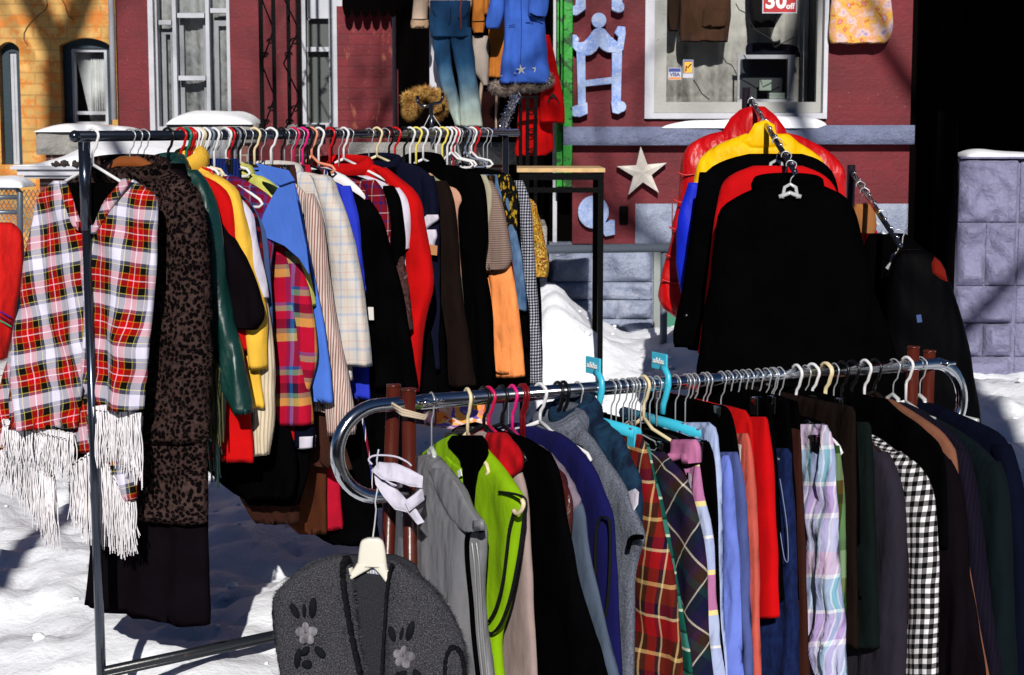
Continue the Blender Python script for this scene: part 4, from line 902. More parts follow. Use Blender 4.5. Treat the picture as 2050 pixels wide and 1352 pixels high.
for ed in ([(16,841),(152,872)], [(198,812),(292,828)], [(150,926),(198,898)], [(222,930),(266,1008)]):
    a, b = [Vector(pl.hit(*p)) for p in ed]; m = MB(); nst = int((b-a).length/.016)
    for i in range(nst):
        p = a.lerp(b, (i+.2)/nst); q = a.lerp(b, (i+.7)/nst); of = .036 if ed[0][1] < 900 else .014; m.tube([pl.w(p.x, of, p.y-.006), pl.w(q.x, of, q.y-.006)], .0016, 4)
    m.build('stitching', solid('stitch_dark', (60, 50, 60), .9), pn)
hanger(pl, 'plastic', 'white', .0155, -.085, .155, -.15, 'white plastic hanger holding the plaid poncho', 'hangers on the left rack')
G('L', 264, 'coat', 'brown and black leopard spot fur coat beside the plaid poncho', 'coat', LEOP,
  [(334,335),(350,352),(378,385),(430,398),(560,406),(760,411),(960,411),(1052,411)], [(352,318,350),(378,330,388),(420,322,401),(520,314,410),(640,306,414),(760,298,415),(850,292,414),(884,298,408)], th=.045, hang=('wood', ''), amp=.008, slth=.045, short='leopard spot coat', fx=9, collar=(LEOP, .05))
o = GR['brown and black leopard spot fur coat beside the plaid poncho']; fuzz(o[2], 7000, .009, .0007, LEOP, o[0], 'fur_pile')
for c_ in [c for c in o[0].children if c.name.startswith('sleeve')][:1]: fuzz(c_, 7000, .009, .0007, LEOP, o[0], 'fur_pile', 4)
G('L', 280, 'coat', 'very long black coat reaching below the leopard coat', 'coat', BK2, [(336,345),(360,378),(500,402),(900,412),(1150,416),(1250,417)], th=.04, hang=('wire', ''), short='long black coat', amp=.016)
G('L', 292, 'coat', 'black coat with a red lined hem behind the long black coat', 'coat', BK, [(340,352),(370,380),(800,395),(1125,200,330),(1200,212,300)], th=.03, hang=('clear', ''), short='red lined black coat')
o = GR['black coat with a red lined hem behind the long black coat']; m = MB(); piece(m, o[1], [(1190,212,300),(1206,214,300)], .02, 5, .002, n=20, m=4, top=1); m.build('lining', RED, o[0])
t, pl_, bd = G('L', 340, 'jacket', 'dark green leather jacket with embroidered shoulder and hanging fringe', 'jacket', GLEATH,
  [(330,362),(345,385),(380,420),(440,438),(560,446),(700,452),(850,450),(880,446)], [(340,345,392),(362,362,408),(390,384,421),(430,398,434),(480,404,442),(560,410,448),(640,420,463),(710,434,480),(770,452,492),(828,478,500)], th=.03, hang=('plastic', 'black'), amp=.011, slth=.034, collar=(GLEATH, .05), short='green leather jacket')
FR2 = cloth('olive_suede', (92, 92, 66), .9); m = MB(); fringe(m, [Vector(pl_.hit(x, y)) for x, y in ((423,672),(440,705),(462,742))], [.26,.27,.22], 22, random.Random(3), pl_, .042, r=.0042, sway=.008, seg=6, jl=.1); m.build('fringe', FR2, t)
m = MB(); fringe(m, [Vector(pl_.hit(x, y)) for x, y in ((424,760),(450,800))], [.3,.24], 16, random.Random(6), pl_, .02, r=.005, sway=.01); m.build('fringe', GLEATH, t)
m = MB(); EMB = solid('pale_green_thread', (104, 140, 118), .8)
for cx, cy in ((394, 378), (414, 428)):
    for a0 in (0, 60, 130, 200, 260, 310):
        x, z = pl_.hit(cx, cy); pts = []
        for i in range(8):
            a = R(a0)+i*.35; rr = .004+.0032*i; pts.append(pl_.w(x+rr*math.cos(a), .047 if cy < 400 else .05, z+rr*math.sin(a)*1.3))
        m.tube(pts, .0011, 4)
m.build('embroidery', EMB, t)
G('L', 366, 'coat', 'black wool coat with a wide sleeve ending above the red and yellow coats', 'coat', BK2, [(350,380),(380,410),(440,440),(560,450),(640,455)], [(420,425,436),(460,435,455),(520,445,490),(580,455,515),(630,468,528),(660,476,512)], th=.02, hang=('plastic', 'red'), slth=.03, short='black wool coat')
G('L', 376, 'coat', 'bright red wool coat partly covered by the green leather jacket', 'coat', RED, [(352,400),(366,425),(400,455),(500,470),(700,490),(860,502),(926,506)], [(352,392,408),(364,400,432),(390,408,456),(430,414,468),(500,420,476),(600,440,490),(700,462,502)], th=.022, hang=('plastic', 'green'), slth=.026, short='red wool coat')
G('L', 386, 'coat', 'butter yellow wool coat with high collar between red coat and white shirt', 'coat', YEL, [(316,392),(330,406),(350,432),(380,466),(430,484),(540,500),(700,515),(818,528)], [(342,400,412),(352,408,436),(382,430,472),(430,448,487),(500,466,502),(570,482,518),(640,496,532),(690,505,530),(740,508,530)], th=.024, hang=('plastic', 'red'), slth=.026, collar=(YEL, .05), short='yellow coat')
KB = stripes('blue_rib_knit', [(.6, (26, 44, 110)), (.4, (16, 28, 76))], .012)
G('L', 438, 'skirt', 'folded dark blue ribbed skirt clipped high on the left rack', 'skirt', KB, [(318,476),(340,478),(400,478),(560,480),(700,480)], hang=('clip', 'black'), short='dark blue ribbed skirt', th=.02)
G('L', 398, 'shirt', 'white cotton shirt with a wide open sleeve next to the yellow coat', 'shirt', WHT, [(352,410),(372,452),(410,478),(500,500),(640,512),(780,520)], [(400,470,482),(430,476,502),(480,483,512),(530,492,524),(575,500,533),(597,507,536)], th=.018, hang=('plastic', 'white'), slth=.022, short='white cotton shirt', collar=True)
G('L', 404, 'sweater', 'cream ribbed long sweater hanging below the white shirt', 'sweater', CREAM, [(366,415),(390,460),(440,485),(560,515),(700,530),(850,530),(905,528)], [(560,492,522),(620,508,536),(700,516,546),(800,516,547),(870,514,543),(912,514,538)], th=.016, hang=('plastic', 'cream'), slth=.02, short='cream ribbed sweater')
PUR = tartan('purple_plaid', [(3, (120,16,50)), (1, (60,60,130)), (2, (140,20,60)), (.6, (120,120,160)), (2, (60,20,70))], [(3, (130,16,50)), (1.4, (70,50,120)), (2, (100,14,50)), (.5, (20,100,150))], .09)
NRT = tartan('dark_red_plaid', [(3, (26,10,20)), (2, (130,16,30)), (2, (16,14,40))], [(3, (26,10,20)), (2, (150,16,30)), (2, (16,14,40))], .05)
G('L', 414, 'shirt', 'dark red and navy plaid flannel shirt behind the white shirt', 'shirt', NRT, [(372,440),(390,480),(430,512),(520,528),(660,535)], None, th=.02, hang=('plastic', 'white'), short='dark plaid flannel shirt')
G('L', 420, 'shirt', 'faded slate blue shirt sliver beside the dark plaid flannel', 'shirt', cloth('slate_blue', (70, 90, 130), .9), [(374,450),(395,490),(430,516),(480,536),(600,544),(720,546)], None, th=.014, hang=('plastic', 'grey'), short='slate blue shirt')
G('L', 432, 'shirt', 'magenta and purple plaid shirt under the pale yellow shirt', 'shirt', PUR, [(352,468),(372,510),(400,545),(440,562),(480,550),(560,540)], None, th=.018, hang=('plastic', 'white'), short='magenta plaid shirt', slth=.022)
LEM = cloth('pale_lemon', (206, 204, 110), .9)
G('L', 472, 'shirt', 'pale lemon yellow shirt with crumpled collar under the blue coat', 'shirt', LEM, [(345,500),(356,524),(376,552),(410,572),(480,598),(560,616),(600,622)], [(352,488,522),(366,500,544),(388,520,562),(440,548,586),(520,580,610),(580,598,624),(615,610,628)], th=.018, hang=('clear', ''), short='lemon yellow shirt', slth=.02, collar=True)
MU = tartan('multicolour_blanket_plaid', [(1.2, (206,170,90)), (3, (176,18,54)), (.8, (80,40,100)), (.7, (20,110,170)), (1, (60,30,60)), (2.6, (176,18,54))], [(3.6, (176,18,54)), (1.2, (216,184,96)), (.7, (120,150,120)), (.5, (50,20,50)), (.9, (40,14,40)), (1.2, (176,22,60)), (.8, (130,160,130)), (.5, (50,90,150))], .17, .2, wrinkle=.25)
G('L', 462, 'coat', 'thick red yellow and blue blanket plaid coat with a broad sleeve', 'coat', MU, [(372,500),(400,545),(470,585),(540,606),(600,622),(700,633),(760,622),(800,612)], [(478,540,566),(520,541,584),(580,542,594),(640,543,600),(700,544,604),(760,546,612),(820,548,622),(850,552,624)], th=.035, hang=('plastic', 'red'), slth=.036, short='blanket plaid coat', amp=.007, fx=8)
CUF = blotch('red_black_knit', 60, [(.42, (14, 8, 10)), (.55, (180, 14, 20))], .4)
G('L', 468, 'sweater', 'black and red flecked knit with a cuff below the plaid sleeve', 'sweater', BK, [(380,500),(420,560),(600,590),(760,590),(850,588)], [(560,545,575),(700,545,580),(850,545,592),(890,547,590),(915,552,584)], th=.016, hang=('plastic', 'black'), slmat=CUF, short='red flecked knit', slth=.02)
G('L', 474, 'sweater', 'dark sweater whose white banded cuff shows beside the plaid sleeve', 'sweater', NAVY, [(380,510),(420,570),(600,605),(760,615),(850,610)], [(560,585,610),(700,592,620),(800,596,624),(872,598,628),(896,600,626)], th=.016, hang=('plastic', 'grey'), short='sweater with banded cuff', slth=.02)
o = GR['dark sweater whose white banded cuff shows beside the plaid sleeve']; m = MB(); piece(m, o[1], [(873,596,629),(897,598,628)], .024, 5, .001, n=22, m=6, top=1, off=.008); m.build('cuff', WHT, o[0])
BLU = cloth('cornflower_wool', (82, 122, 208), .95, wrinkle=.2, var=.12)
t, pl_, bd = G('L', 484, 'coat', 'cornflower blue coat with a huge pointed collar in the left rack', 'coat', BLU, [(336,520),(350,556),(362,586),(400,598),(500,618),(600,640),(700,655),(806,667)], None, th=.02, hang=('plastic', 'white'), short='cornflower blue coat')
def flat_piece(mb, pl, poly, off, th, bend=None, sub=1):
    """thin shaped cloth sheet from an outline traced on the hanging plane"""
    P = [Vector(pl.hit(*p)) for p in poly]; c = sum(P, Vector((0, 0)))/len(P); n = len(P); vs, fs, us = [], [], []; rings = 5
    for side in (0, 1):
        for r_ in range(rings+1):
            k = r_/rings
            for p in P:
                q = c.lerp(p, k); y = off + (bend(q.x, q.y) if bend else 0) + (th*(1-k**4)**.5 if side == 0 else -th*(1-k**4)**.5)
                vs.append(pl.w(q.x, y, q.y)); us.append((q.x, q.y))
    N = (rings+1)*n
    for side in (0, 1):
        for r_ in range(rings):
            for i in range(n):
                a = side*N + r_*n+i; b = side*N + r_*n+(i+1) % n; fs.append((a, b, b+n, a+n) if side == 0 else (a, a+n, b+n, b))
    for i in range(n): fs.append((rings*n+i, rings*n+(i+1) % n, N+rings*n+(i+1) % n, N+rings*n+i))
    mb.add(vs, fs, us)
def dens(poly, k=4):
    out = []
    for i in range(len(poly)):
        a, b = poly[i], poly[(i+1) % len(poly)]
        for j in range(k): out.append((a[0]+(b[0]-a[0])*j/k, a[1]+(b[1]-a[1])*j/k))
    return out
wavy = lambda amp, s: (lambda x, z: amp*noise.noise(Vector((x*22, z*9, s))))
def crisp(mb, pl, poly, th=.004):
    P = [pl.hit(*p) for p in poly]; n = len(P); vs = [pl.w(x, th, z) for x, z in P] + [pl.w(x, -th, z) for x, z in P]
    mb.add(vs, [tuple(range(n)), tuple(range(2*n-1, n-1, -1))] + [(i, (i+1) % n, n+(i+1) % n, n+i) for i in range(n)], [tuple(q) for q in P]*2)
q2 = Plane(pl_.O, pl_.X, .15)
m = MB(); crisp(m, q2, ([(513,328),(545,335),(577,343),(588,358),(596,409),(604,450),(613,493),(619,549),(600,518),(571,493),(545,481),(515,469),(528,430),(545,395),(560,372),(535,352)])); m.build('collar', BLU, t, smooth=False, bevel=.002)
m = MB(); crisp(m, Plane(pl_.O, pl_.X, .162), [(512,327),(577,341),(590,362),(562,372),(532,352)]); m.build('lapel', BLU, t, smooth=False, bevel=.002)
STR = stripes('brown_pinstripe', [(.55, (206, 190, 184)), (.45, (146, 106, 96))], .0095)
G('L', 512, 'shirt', 'brown and cream fine striped shirt with a long full sleeve', 'shirt', STR, [(350,560),(375,600),(420,625),(520,645),(640,662),(760,690),(830,700)], [(388,612,626),(425,612,641),(470,613,647),(530,620,653),(600,632,662),(660,641,673),(730,650,688),(790,656,702),(838,660,710),(870,664,709)], th=.02, hang=('plastic', 'cream'), slth=.028, short='striped shirt', collar=True)
LPL = tartan('pale_check_wool', [(4, (204,198,192)), (1.2, (160,174,200)), (3, (206,198,190)), (.5, (206,170,160))], [(4, (206,200,192)), (1.4, (166,178,202)), (2.6, (206,198,190)), (.5, (204,168,158))], .055, wrinkle=.3)
G('L', 545, 'coat', 'cream and pale blue check wool coat in the middle of the left rack', 'coat', LPL, [(343,600),(348,630),(356,650),(378,668),(440,680),(560,690),(680,700),(762,704)], [(350,622,650),(362,632,664),(392,644,674),(437,655,692),(521,667,714),(605,673,727),(670,678,734),(733,685,739)], th=.03, hang=('plastic', 'white'), slth=.034, short='pale check coat', amp=.008, collar=(LPL, .045), fx=10)
G('L', 566, 'jacket', 'short dark jacket tucked behind the pale check coat', 'jacket', BK, [(360,600),(385,640),(440,670),(560,690),(700,700)], None, hang=('plastic', 'black'), short='short dark jacket')
COB = cloth('cobalt_corduroy', (50, 66, 196), .9, wrinkle=.4)
G('L', 590, 'jacket', 'cobalt blue corduroy jacket sliver behind the pale check coat', 'jacket', COB, [(352,630),(372,685),(400,706),(440,714),(520,722),(586,728),(700,736),(800,742)], [(372,680,700),(400,688,707),(440,692,716),(500,702,721),(560,716,728),(588,724,730)], th=.012, hang=('plastic', 'magenta'), slth=.016, short='cobalt corduroy jacket')
G('L', 608, 'coat', 'wide black coat with a white price tag on its sleeve', 'coat', BK, [(355,650),(380,700),(420,745),(500,775),(580,800),(680,822),(775,834)], [(400,702,738),(440,708,762),(520,718,786),(600,728,806),(690,740,822),(775,748,834)], th=.03, hang=('plastic', 'pink'), short='wide black coat', slth=.03)
o = GR['wide black coat with a white price tag on its sleeve']; label_card('price_tag', 743, 628, .0105, .021, o[1], .06, solid('tag_white', (225, 220, 216), .7), o[0], 2)
MPL = tartan('maroon_plaid', [(4, (120,14,34)), (1.2, (40,34,90)), (3, (116,14,34)), (.5, (200,180,180))], [(4, (116,14,34)), (1.4, (34,30,90)), (3, (120,14,34)), (.5, (200,180,180))], .06)
G('L', 640, 'shirt', 'maroon and navy plaid shirt under a white padded hanger', 'shirt', MPL, [(356,700),(372,745),(400,768),(440,776),(480,780),(600,782)], [(360,724,750),(380,732,764),(420,748,775),(460,760,779),(492,770,778)], th=.016, hang=('moulded', 'white'), slth=.02, short='maroon plaid shirt')
MOT = blotch('mottled_brown_print', 26, [(.35, (30, 18, 20)), (.5, (88, 60, 58)), (.6, (48, 30, 30)), (.72, (140, 110, 110))])
G('L', 662, 'blouse', 'mottled brown printed blouse showing below a black fur sleeve', 'blouse', MOT, [(360,715),(385,760),(430,782),(500,790),(600,814),(662,820)], [(470,778,788),(520,782,806),(570,788,816),(620,797,821),(662,808,822)], th=.016, hang=('plastic', 'red'), slth=.018, short='mottled blouse')
G('L', 664, 'jacket', 'black fur trimmed jacket with rounded sleeve beside the white blouse', 'jacket', BK, [(352,715),(370,755),(400,780),(460,795),(560,800)], [(372,770,786),(400,772,798),(440,774,805),(490,778,808),(530,786,804)], th=.02, hang=('plastic', 'black'), slth=.026, short='black fur trimmed jacket')
G('L', 680, 'blouse', 'white blouse showing as a strip beside the big red coat', 'blouse', WHT, [(352,735),(372,780),(400,808),(430,822),(500,815),(620,820),(760,828)], [(376,786,800),(400,792,816),(440,800,822),(499,806,820)], th=.014, hang=('clear', ''), slth=.018, short='white blouse')
G('L', 690, 'coat', 'scarlet red long coat with rounded sleeve in the middle of the left rack', 'coat', RED, [(328,742),(338,770),(362,800),(395,830),(430,838),(560,838),(660,836),(775,832)], [(336,748,772),(352,765,792),(380,785,826),(410,808,842),(440,820,846),(480,818,853),(530,814,862),(570,812,865),(600,818,859),(660,824,844),(720,824,838),(785,824,833)], th=.024, hang=('plastic', 'white'), slth=.03, short='scarlet coat', amp=.006, fx=8, collar=(RED, .04))
MAU = cloth('mauve_twill', (84, 62, 84), .9, wrinkle=.5)
G('L', 772, 'trousers', 'mauve grey trousers clipped behind the scarlet coat', 'trousers', MAU, [(334,832),(350,836),(400,838),(560,850),(700,866),(800,870),(850,872)], hang=('clip', 'black'), short='mauve trousers', th=.02, amp=.01)
NVW = cloth('navy_wool', (.005, .006, .018, 1), .95, spec=.03)
G('L', 756, 'blazer', 'navy blazer with turned back white cuff and a kraft tag', 'blazer', NVW, [(322,800),(335,840),(360,866),(420,878),(600,880),(740,880)], [(352,842,866),(400,846,876),(430,842,876)], th=.02, hang=('plastic', 'cream'), slth=.024, short='navy blazer', collar=True)
o = GR['navy blazer with turned back white cuff and a kraft tag']
for rws_, of in (([(430,856,876),(440,846,877),(452,842,860),(462,841,850)], .03), ([(460,845,872),(474,848,874),(484,854,870),(492,862,868)], .026)):
    m = MB(); piece(m, o[1], rws_, .012, 3, .003, n=20, m=10, off=of, top=.8); m.build('cuff', WHT, o[0])
label_card('price_tag', 868, 501, .0155, .017, o[1], .055, solid('kraft', (196, 140, 96), .8), o[0], -4)
DBR = cloth('dark_brown_velvet', (.010, .006, .005, 1), .95, wrinkle=.6, spec=.02)
G('L', 792, 'coat', 'dark brown velvet long coat right of the kraft price tag', 'coat', DBR, [(340,826),(358,860),(385,890),(440,905),(560,918),(700,936),(775,946)], [(362,874,892),(400,869,906),(470,870,914),(560,874,921),(660,879,934),(775,892,950)], th=.024, hang=('plastic', 'red'), slth=.028, short='brown velvet coat')
PRI = cloth('purple_black', (.008, .004, .009, 1), .95, spec=.02)
G('L', 810, 'dress', 'dark plum dress between the two brown velvet coats', 'dress', PRI, [(345,840),(372,880),(420,905),(600,920),(772,938)], None, th=.014, hang=('plastic', 'black'), short='dark plum dress')
G('L', 822, 'cardigan', 'sage green cardigan sliver beside the black fur coat', 'cardigan', cloth('sage', (146, 148, 116), .9), [(345,850),(365,885),(400,905),(440,914),(500,918),(640,930)], None, th=.014, hang=('plastic', 'white'), short='sage cardigan')
G('L', 834, 'blouse', 'peach blouse with a pointed collar showing between dark coats', 'blouse', cloth('dusty_peach', (196, 152, 130), .9), [(345,860),(370,890),(378,912),(400,924),(440,916),(600,928)], None, th=.012, hang=('plastic', 'yellow'), short='peach blouse')
FURB = cloth('black_fur', (.0014, .0014, .0016, 1), 1, wrinkle=.6, weave=.5, wsc=220, spec=.0)
G('L', 848, 'coat', 'thick black fur coat with broad shoulders near the far end', 'coat', FURB, [(328,880),(338,930),(360,955),(400,966),(500,968),(600,976),(775,982)], [(342,906,956),(368,910,968),(410,910,973),(460,914,974),(520,928,967),(600,935,980),(700,945,986),(775,950,990)], th=.03, hang=('plastic', 'white'), slth=.034, short='black fur coat', collar=(FURB, .06))
TAU = stripes('taupe_rib_knit', [(.55, (152, 132, 122)), (.45, (112, 94, 88))], .008, 1)
ORA = cloth('apricot_cotton', (244, 156, 94), .85, wrinkle=.6)
G('L', 896, 'shirt', 'apricot orange shirt hanging below the taupe knit', 'shirt', ORA, [(352,930),(380,980),(440,1002),(530,1018),(600,1030),(700,1042),(750,1046)], [(470,975,1010),(530,978,1022),(580,984,1032),(650,990,1041),(710,993,1046),(756,994,1050)], th=.014, hang=('plastic', 'white'), slth=.02, short='apricot shirt')
G('L', 886, 'sweater', 'taupe fine ribbed knit top over the apricot shirt', 'sweater', TAU, [(345,920),(358,958),(375,985),(410,1002),(450,1010),(490,1016)], [(362,962,985),(400,968,1002),(440,972,1011),(480,974,1018),(518,976,1023),(540,979,1012)], th=.02, hang=('plastic', 'yellow'), slth=.024, short='taupe knit')
o = GR['taupe fine ribbed knit top over the apricot shirt']; m = MB(); piece(m, o[1], [(350,942,972),(380,958,985),(430,968,982),(470,972,976)], .01, 3, .003, n=20, m=16, off=.034); m.build('collar', cloth('greige', (172, 166, 144), .9), o[0])
BEM = blotch('black_gold_embroidery', 60, [(.54, (8, 7, 8)), (.6, (196, 160, 50)), (.68, (90, 70, 20))], .5)
G('L', 908, 'coat', 'dark rust red coat edge between the apricot shirt and the jeans', 'coat', cloth('rust', (110, 22, 18), .9), [(352,950),(380,985),(430,1010),(500,1024),(640,1040),(750,1050)], None, th=.01, hang=('plastic', 'red'), short='rust coat')
G('L', 918, 'jeans', 'blue denim jeans hanging beside the gold embroidered vest', 'jeans', blotch('blue_denim', 30, [(.3, (50, 76, 110)), (.7, (104, 132, 164))], .4), [(350,1000),(400,1020),(450,1030),(500,1041),(560,1050),(622,1054)], th=.016, hang=('clip', 'black'), short='blue denim jeans')
G('L', 926, 'vest', 'black velvet vest with gold scroll embroidery near the far end', 'vest', BK, [(336,962),(342,995),(356,1024),(380,1034),(430,1040),(480,1042),(600,1052),(700,1060)], [(350,996,1020),(380,1002,1032),(430,1008,1036),(480,1014,1034)], th=.022, hang=('plastic', 'black'), slmat=BEM, slth=.012, sloff=.026, short='embroidered vest', slm=False)
GI2 = gingham('fine_black_white_check', .011, (190, 190, 200), (16, 16, 24), (96, 98, 110))
G('L', 952, 'blouse', 'fine black and white checked blouse near the far end of the rack', 'blouse', GI2, [(352,990),(366,1036),(400,1056),(500,1066),(620,1074),(700,1080),(770,1083)], [(362,1030,1046),(400,1038,1060),(460,1043,1066),(540,1049,1071),(620,1056,1076),(700,1057,1082),(770,1056,1084)], th=.014, hang=('plastic', 'red'), slth=.018, short='checked blouse')
FLO = blotch('golden_floral', 60, [(0, (150, 112, 30)), (.3, (196, 144, 34)), (.5, (110, 84, 40)), (.65, (206, 176, 96)), (.8, (120, 30, 36)), (.9, (140, 130, 60))], kind='cell', interp='CONSTANT')
G('L', 968, 'blouse', 'golden brown floral blouse at the far end of the left rack', 'blouse', FLO, [(376,1000),(400,1064),(440,1078),(500,1088),(552,1094)], [(404,1058,1068),(440,1062,1080),(490,1067,1090),(530,1070,1097),(556,1072,1094)], th=.016, hang=('clear', ''), slth=.02, short='golden floral blouse')
G('L', 976, 'coat', 'last black coat hanging at the far end of the left rack', 'coat', BK, [(372,1000),(400,1060),(560,1080),(700,1086),(770,1086)], None, th=.02, hang=('wire', ''), short='last black coat')
# long skirts and trousers whose hems show low under the coats
for bx, nm, lb, ct, mt, rws_, sh in (
  (500, 'skirt', 'dark brown skirt with piped hem lowest behind the plaid sleeve', 'skirt', cloth('brown_cord', (58, 30, 18), .9), [(330,560),(700,585),(900,592),(1048,520,598)], 'dark brown skirt'),
  (548, 'skirt', 'chestnut brown corduroy skirt hanging low left of the crimson skirt', 'skirt', cloth('chestnut_cord', (84, 44, 22), .9), [(330,600),(700,640),(900,652),(1070,598,655)], 'chestnut corduroy skirt'),
  (572, 'skirt', 'crimson red skirt with its hem low beside the chrome curl', 'skirt', CRIM, [(330,620),(700,660),(940,678),(1060,651,684)], 'crimson skirt'),
  (526, 'trousers', 'brown trousers hanging behind the striped shirt', 'trousers', cloth('brown_wool', (66, 38, 28), .9), [(330,590),(700,640),(940,705)], 'brown trousers'),
  (452, 'coat', 'black coat with its hem above the blue shadowed snow', 'coat', BK, [(340,480),(700,540),(900,590),(980,470,590),(1000,490,580)], 'low black coat'),
  (480, 'coat', 'second black coat hanging low beside the brown skirts', 'coat', BK, [(340,520),(700,580),(900,620),(1010,500,600)], 'second low black coat'),
  (586, 'coat', 'deep black coat between the crimson skirt and the front rack curl', 'coat', BK, [(340,640),(700,700),(960,740),(1090,670,760)], 'deep black coat'),
  (618, 'coat', 'black coat over the striped hem near the brown posts', 'coat', BK, [(340,660),(700,760),(1000,700,790),(1010,720,790)], 'black coat near the brown posts'),
  (700, 'trousers', 'black trousers hanging behind the scarlet coat', 'trousers', BK, [(335,740),(600,790),(900,820),(1000,760,820)], 'black trousers behind the scarlet coat'),
  (740, 'dress', 'long black dress next to the mauve trousers', 'dress', BK, [(335,790),(600,850),(800,880)], 'long black dress'),
  (780, 'trousers', 'black trousers between the navy blazer and the velvet coat', 'trousers', BK, [(335,826),(600,880),(790,900)], 'black trousers near the velvet coat'),
  (865, 'skirt', 'long black skirt under the black fur coat', 'skirt', BK, [(335,910),(600,960),(790,985)], 'black skirt under the fur coat'),
  (940, 'trousers', 'black trousers between embroidered vest and checked blouse', 'trousers', BK, [(350,985),(600,1055),(790,1060)], 'black trousers beside the checked blouse')):
    G('L', bx, nm, lb, ct, mt, rws_, None, th=.018, hang=('clip', 'black') if bx % 3 else ('plastic', 'black'), short=sh, amp=.012)
OFL = blotch('orange_floral', 22, [(0, (230, 110, 30)), (.35, (244, 180, 90)), (.55, (196, 60, 30)), (.7, (238, 226, 214)), (.85, (110, 90, 180))], kind='cell', interp='LINEAR')
G('L', 874, 'dress', 'orange white and violet floral dress hem between black coats', 'dress', OFL, [(340,900),(500,930),(640,955),(760,968),(850,975),(862,940,985)], None, th=.012, hang=('plastic', 'white'), short='orange floral dress')
G('L', 602, 'skirt', 'red white and navy striped skirt hem low near the brown posts', 'skirt', stripes('regimental_stripe', [(3, (120,24,50)), (.5, (220,220,225)), (2, (40,44,100)), (.5, (220,220,225))], .03), [(340,655),(700,705),(960,748),(1045,700,752)], None, th=.012, hang=('clip', 'black'), short='striped skirt')
# a few more empty hangers crowding the rail
for px, c, lb in ((381,'red','red plastic hanger hooked near the yellow coat collar with nothing on it'),(392,'white','bare white plastic hanger in the cluster left of the blue skirt'),(402,'cream','bare cream plastic hanger at the right of that cluster near the blue skirt'),(455,'white','bare white plastic hanger right of the blue ribbed skirt'),(626,'peach','bare peach plastic hanger near the pink one'),(904,'white','bare white hanger, first in the white group near the far end'),(911,'white','bare white hanger, second in the white group near the far end'),(932,'grey','bare pale blue grey hanger in the white group near the far end'),(944,'white','bare white hanger, last in the white group near the far end')):
    hanger(Plane(on_line(A0, Ld, px), LX), 'plastic', c, .0155, -.075, .085, -.105, lb, 'hangers on the left rack')
def trace_tube(m, pl, pts, off, r, flat=None, n=6):
    out = []; hp = Plane(pl.O, pl.X, off)
    for i in range(len(pts)-1):
        for k in range(4):
            q = [cr(Vector(pts[max(0, i-1)]), Vector(pts[i]), Vector(pts[i+1]), Vector(pts[min(len(pts)-1, i+2)]), k/4)][0]; x, z = hp.hit(q.x, q.y); out.append(pl.w(x, off, z))
    m.tube(out, r, n, flat=flat)
# ================================================================ FRONT RACK
SILV = cloth('silver_grey_lining', (128, 128, 132), .48, wrinkle=.5, weave=.1, spec=.4, var=.15)
t, pl_, bd = G('F', 862, 'vest', 'silver grey shiny zipped vest at the near end of the front rack', 'vest', SILV,
  [(915,872),(930,888),(955,905),(990,930),(1030,950),(1062,966),(1100,967),(1180,963),(1270,968),(1352,982),(1480,1000)], None, th=.03, hang=('clear', ''), short='silver grey vest', amp=.008, fx=14)
m = MB(); piece(m, pl_, [(938,858,888),(970,872,915),(1010,890,938),(1040,905,956),(1058,925,964),(1064,945,968)], .008, 9, .003, n=30, m=22, off=.03); m.build('shoulder_flap', SILV, t)
m = MB()
for dx in (0, 9):
    trace_tube(m, pl_, [(x+dx, y) for x, y in ((944,1082),(950,1130),(954,1200),(958,1270),(966,1352),(974,1430))], .03, .0026)
m.build('zip', solid('zip_grey', (150, 150, 150), .35, metal=.4), t)
m = MB(); trace_tube(m, pl_, ((964,1064),(944,1062),(935,1080),(936,1130),(943,1200),(948,1270),(957,1352),(966,1430)), .03, .0062, .6); m.build('armhole', BK, t)
LIME = cloth('lime_fleece', (142, 184, 14), .95, wrinkle=.25, weave=.6, wsc=300, var=.12)
t, pl_, bd = G('F', 935, 'vest', 'lime green fleece vest with black taped armhole and black front band', 'vest', LIME,
  [(890,966),(912,985),(935,1003),(965,1026),(995,1046),(1012,1052),(1060,1046),(1120,1036),(1200,1022),(1260,1004),(1300,1000),(1352,1004),(1480,1012)], None, th=.026, hang=('plastic', 'cream'), short='lime green fleece vest', amp=.008, fx=10)
TAPE = cloth('black_tape', (.006, .006, .007, 1), .9)
m = MB(); trace_tube(m, pl_, [(1000,985),(1040,992),(1052,1008),(1048,1050),(1040,1110),(1024,1190),(1005,1245),(985,1268),(970,1262)], .03, .0052, .6); trace_tube(m, pl_, [(1030,1022),(1020,1060),(1014,1110),(1006,1170),(992,1220),(975,1250)], .034, .0042, .6); m.build('armhole_tape', TAPE, t)
m = MB(); trace_tube(m, pl_, [(1028,1022),(1036,1028),(1045,1020),(1048,1008),(1044,999)], .036, .0055); m.build('hanger_end', plast(HCOL['cream']), [o for o in bpy.data.objects if o.get('label', '') == 'cream plastic hanger holding the lime green fleece vest'][0])
m = MB(); piece(m, Plane(pl_.O, pl_.X, .026), [(872,906,964),(888,897,976),(903,906,976),(920,922,970),(950,925,958),(1000,921,953),(1060,923,953),(1150,928,956),(1250,935,962)], .008, 4, .003, n=28, m=36, top=.8); m.build('front_band', BK, t)
m = MB(); flat_piece(m, Plane(pl_.O, pl_.X, .034), dens([(895,912),(906,925),(925,938),(927,975),(918,968),(900,940),(890,918)]), 0, .004, wavy(.003, 2)); m.build('neck_panel', LIME, t)
label_card('care_label', 921, 948, .009, .008, pl_, .044, WT, t, 25)
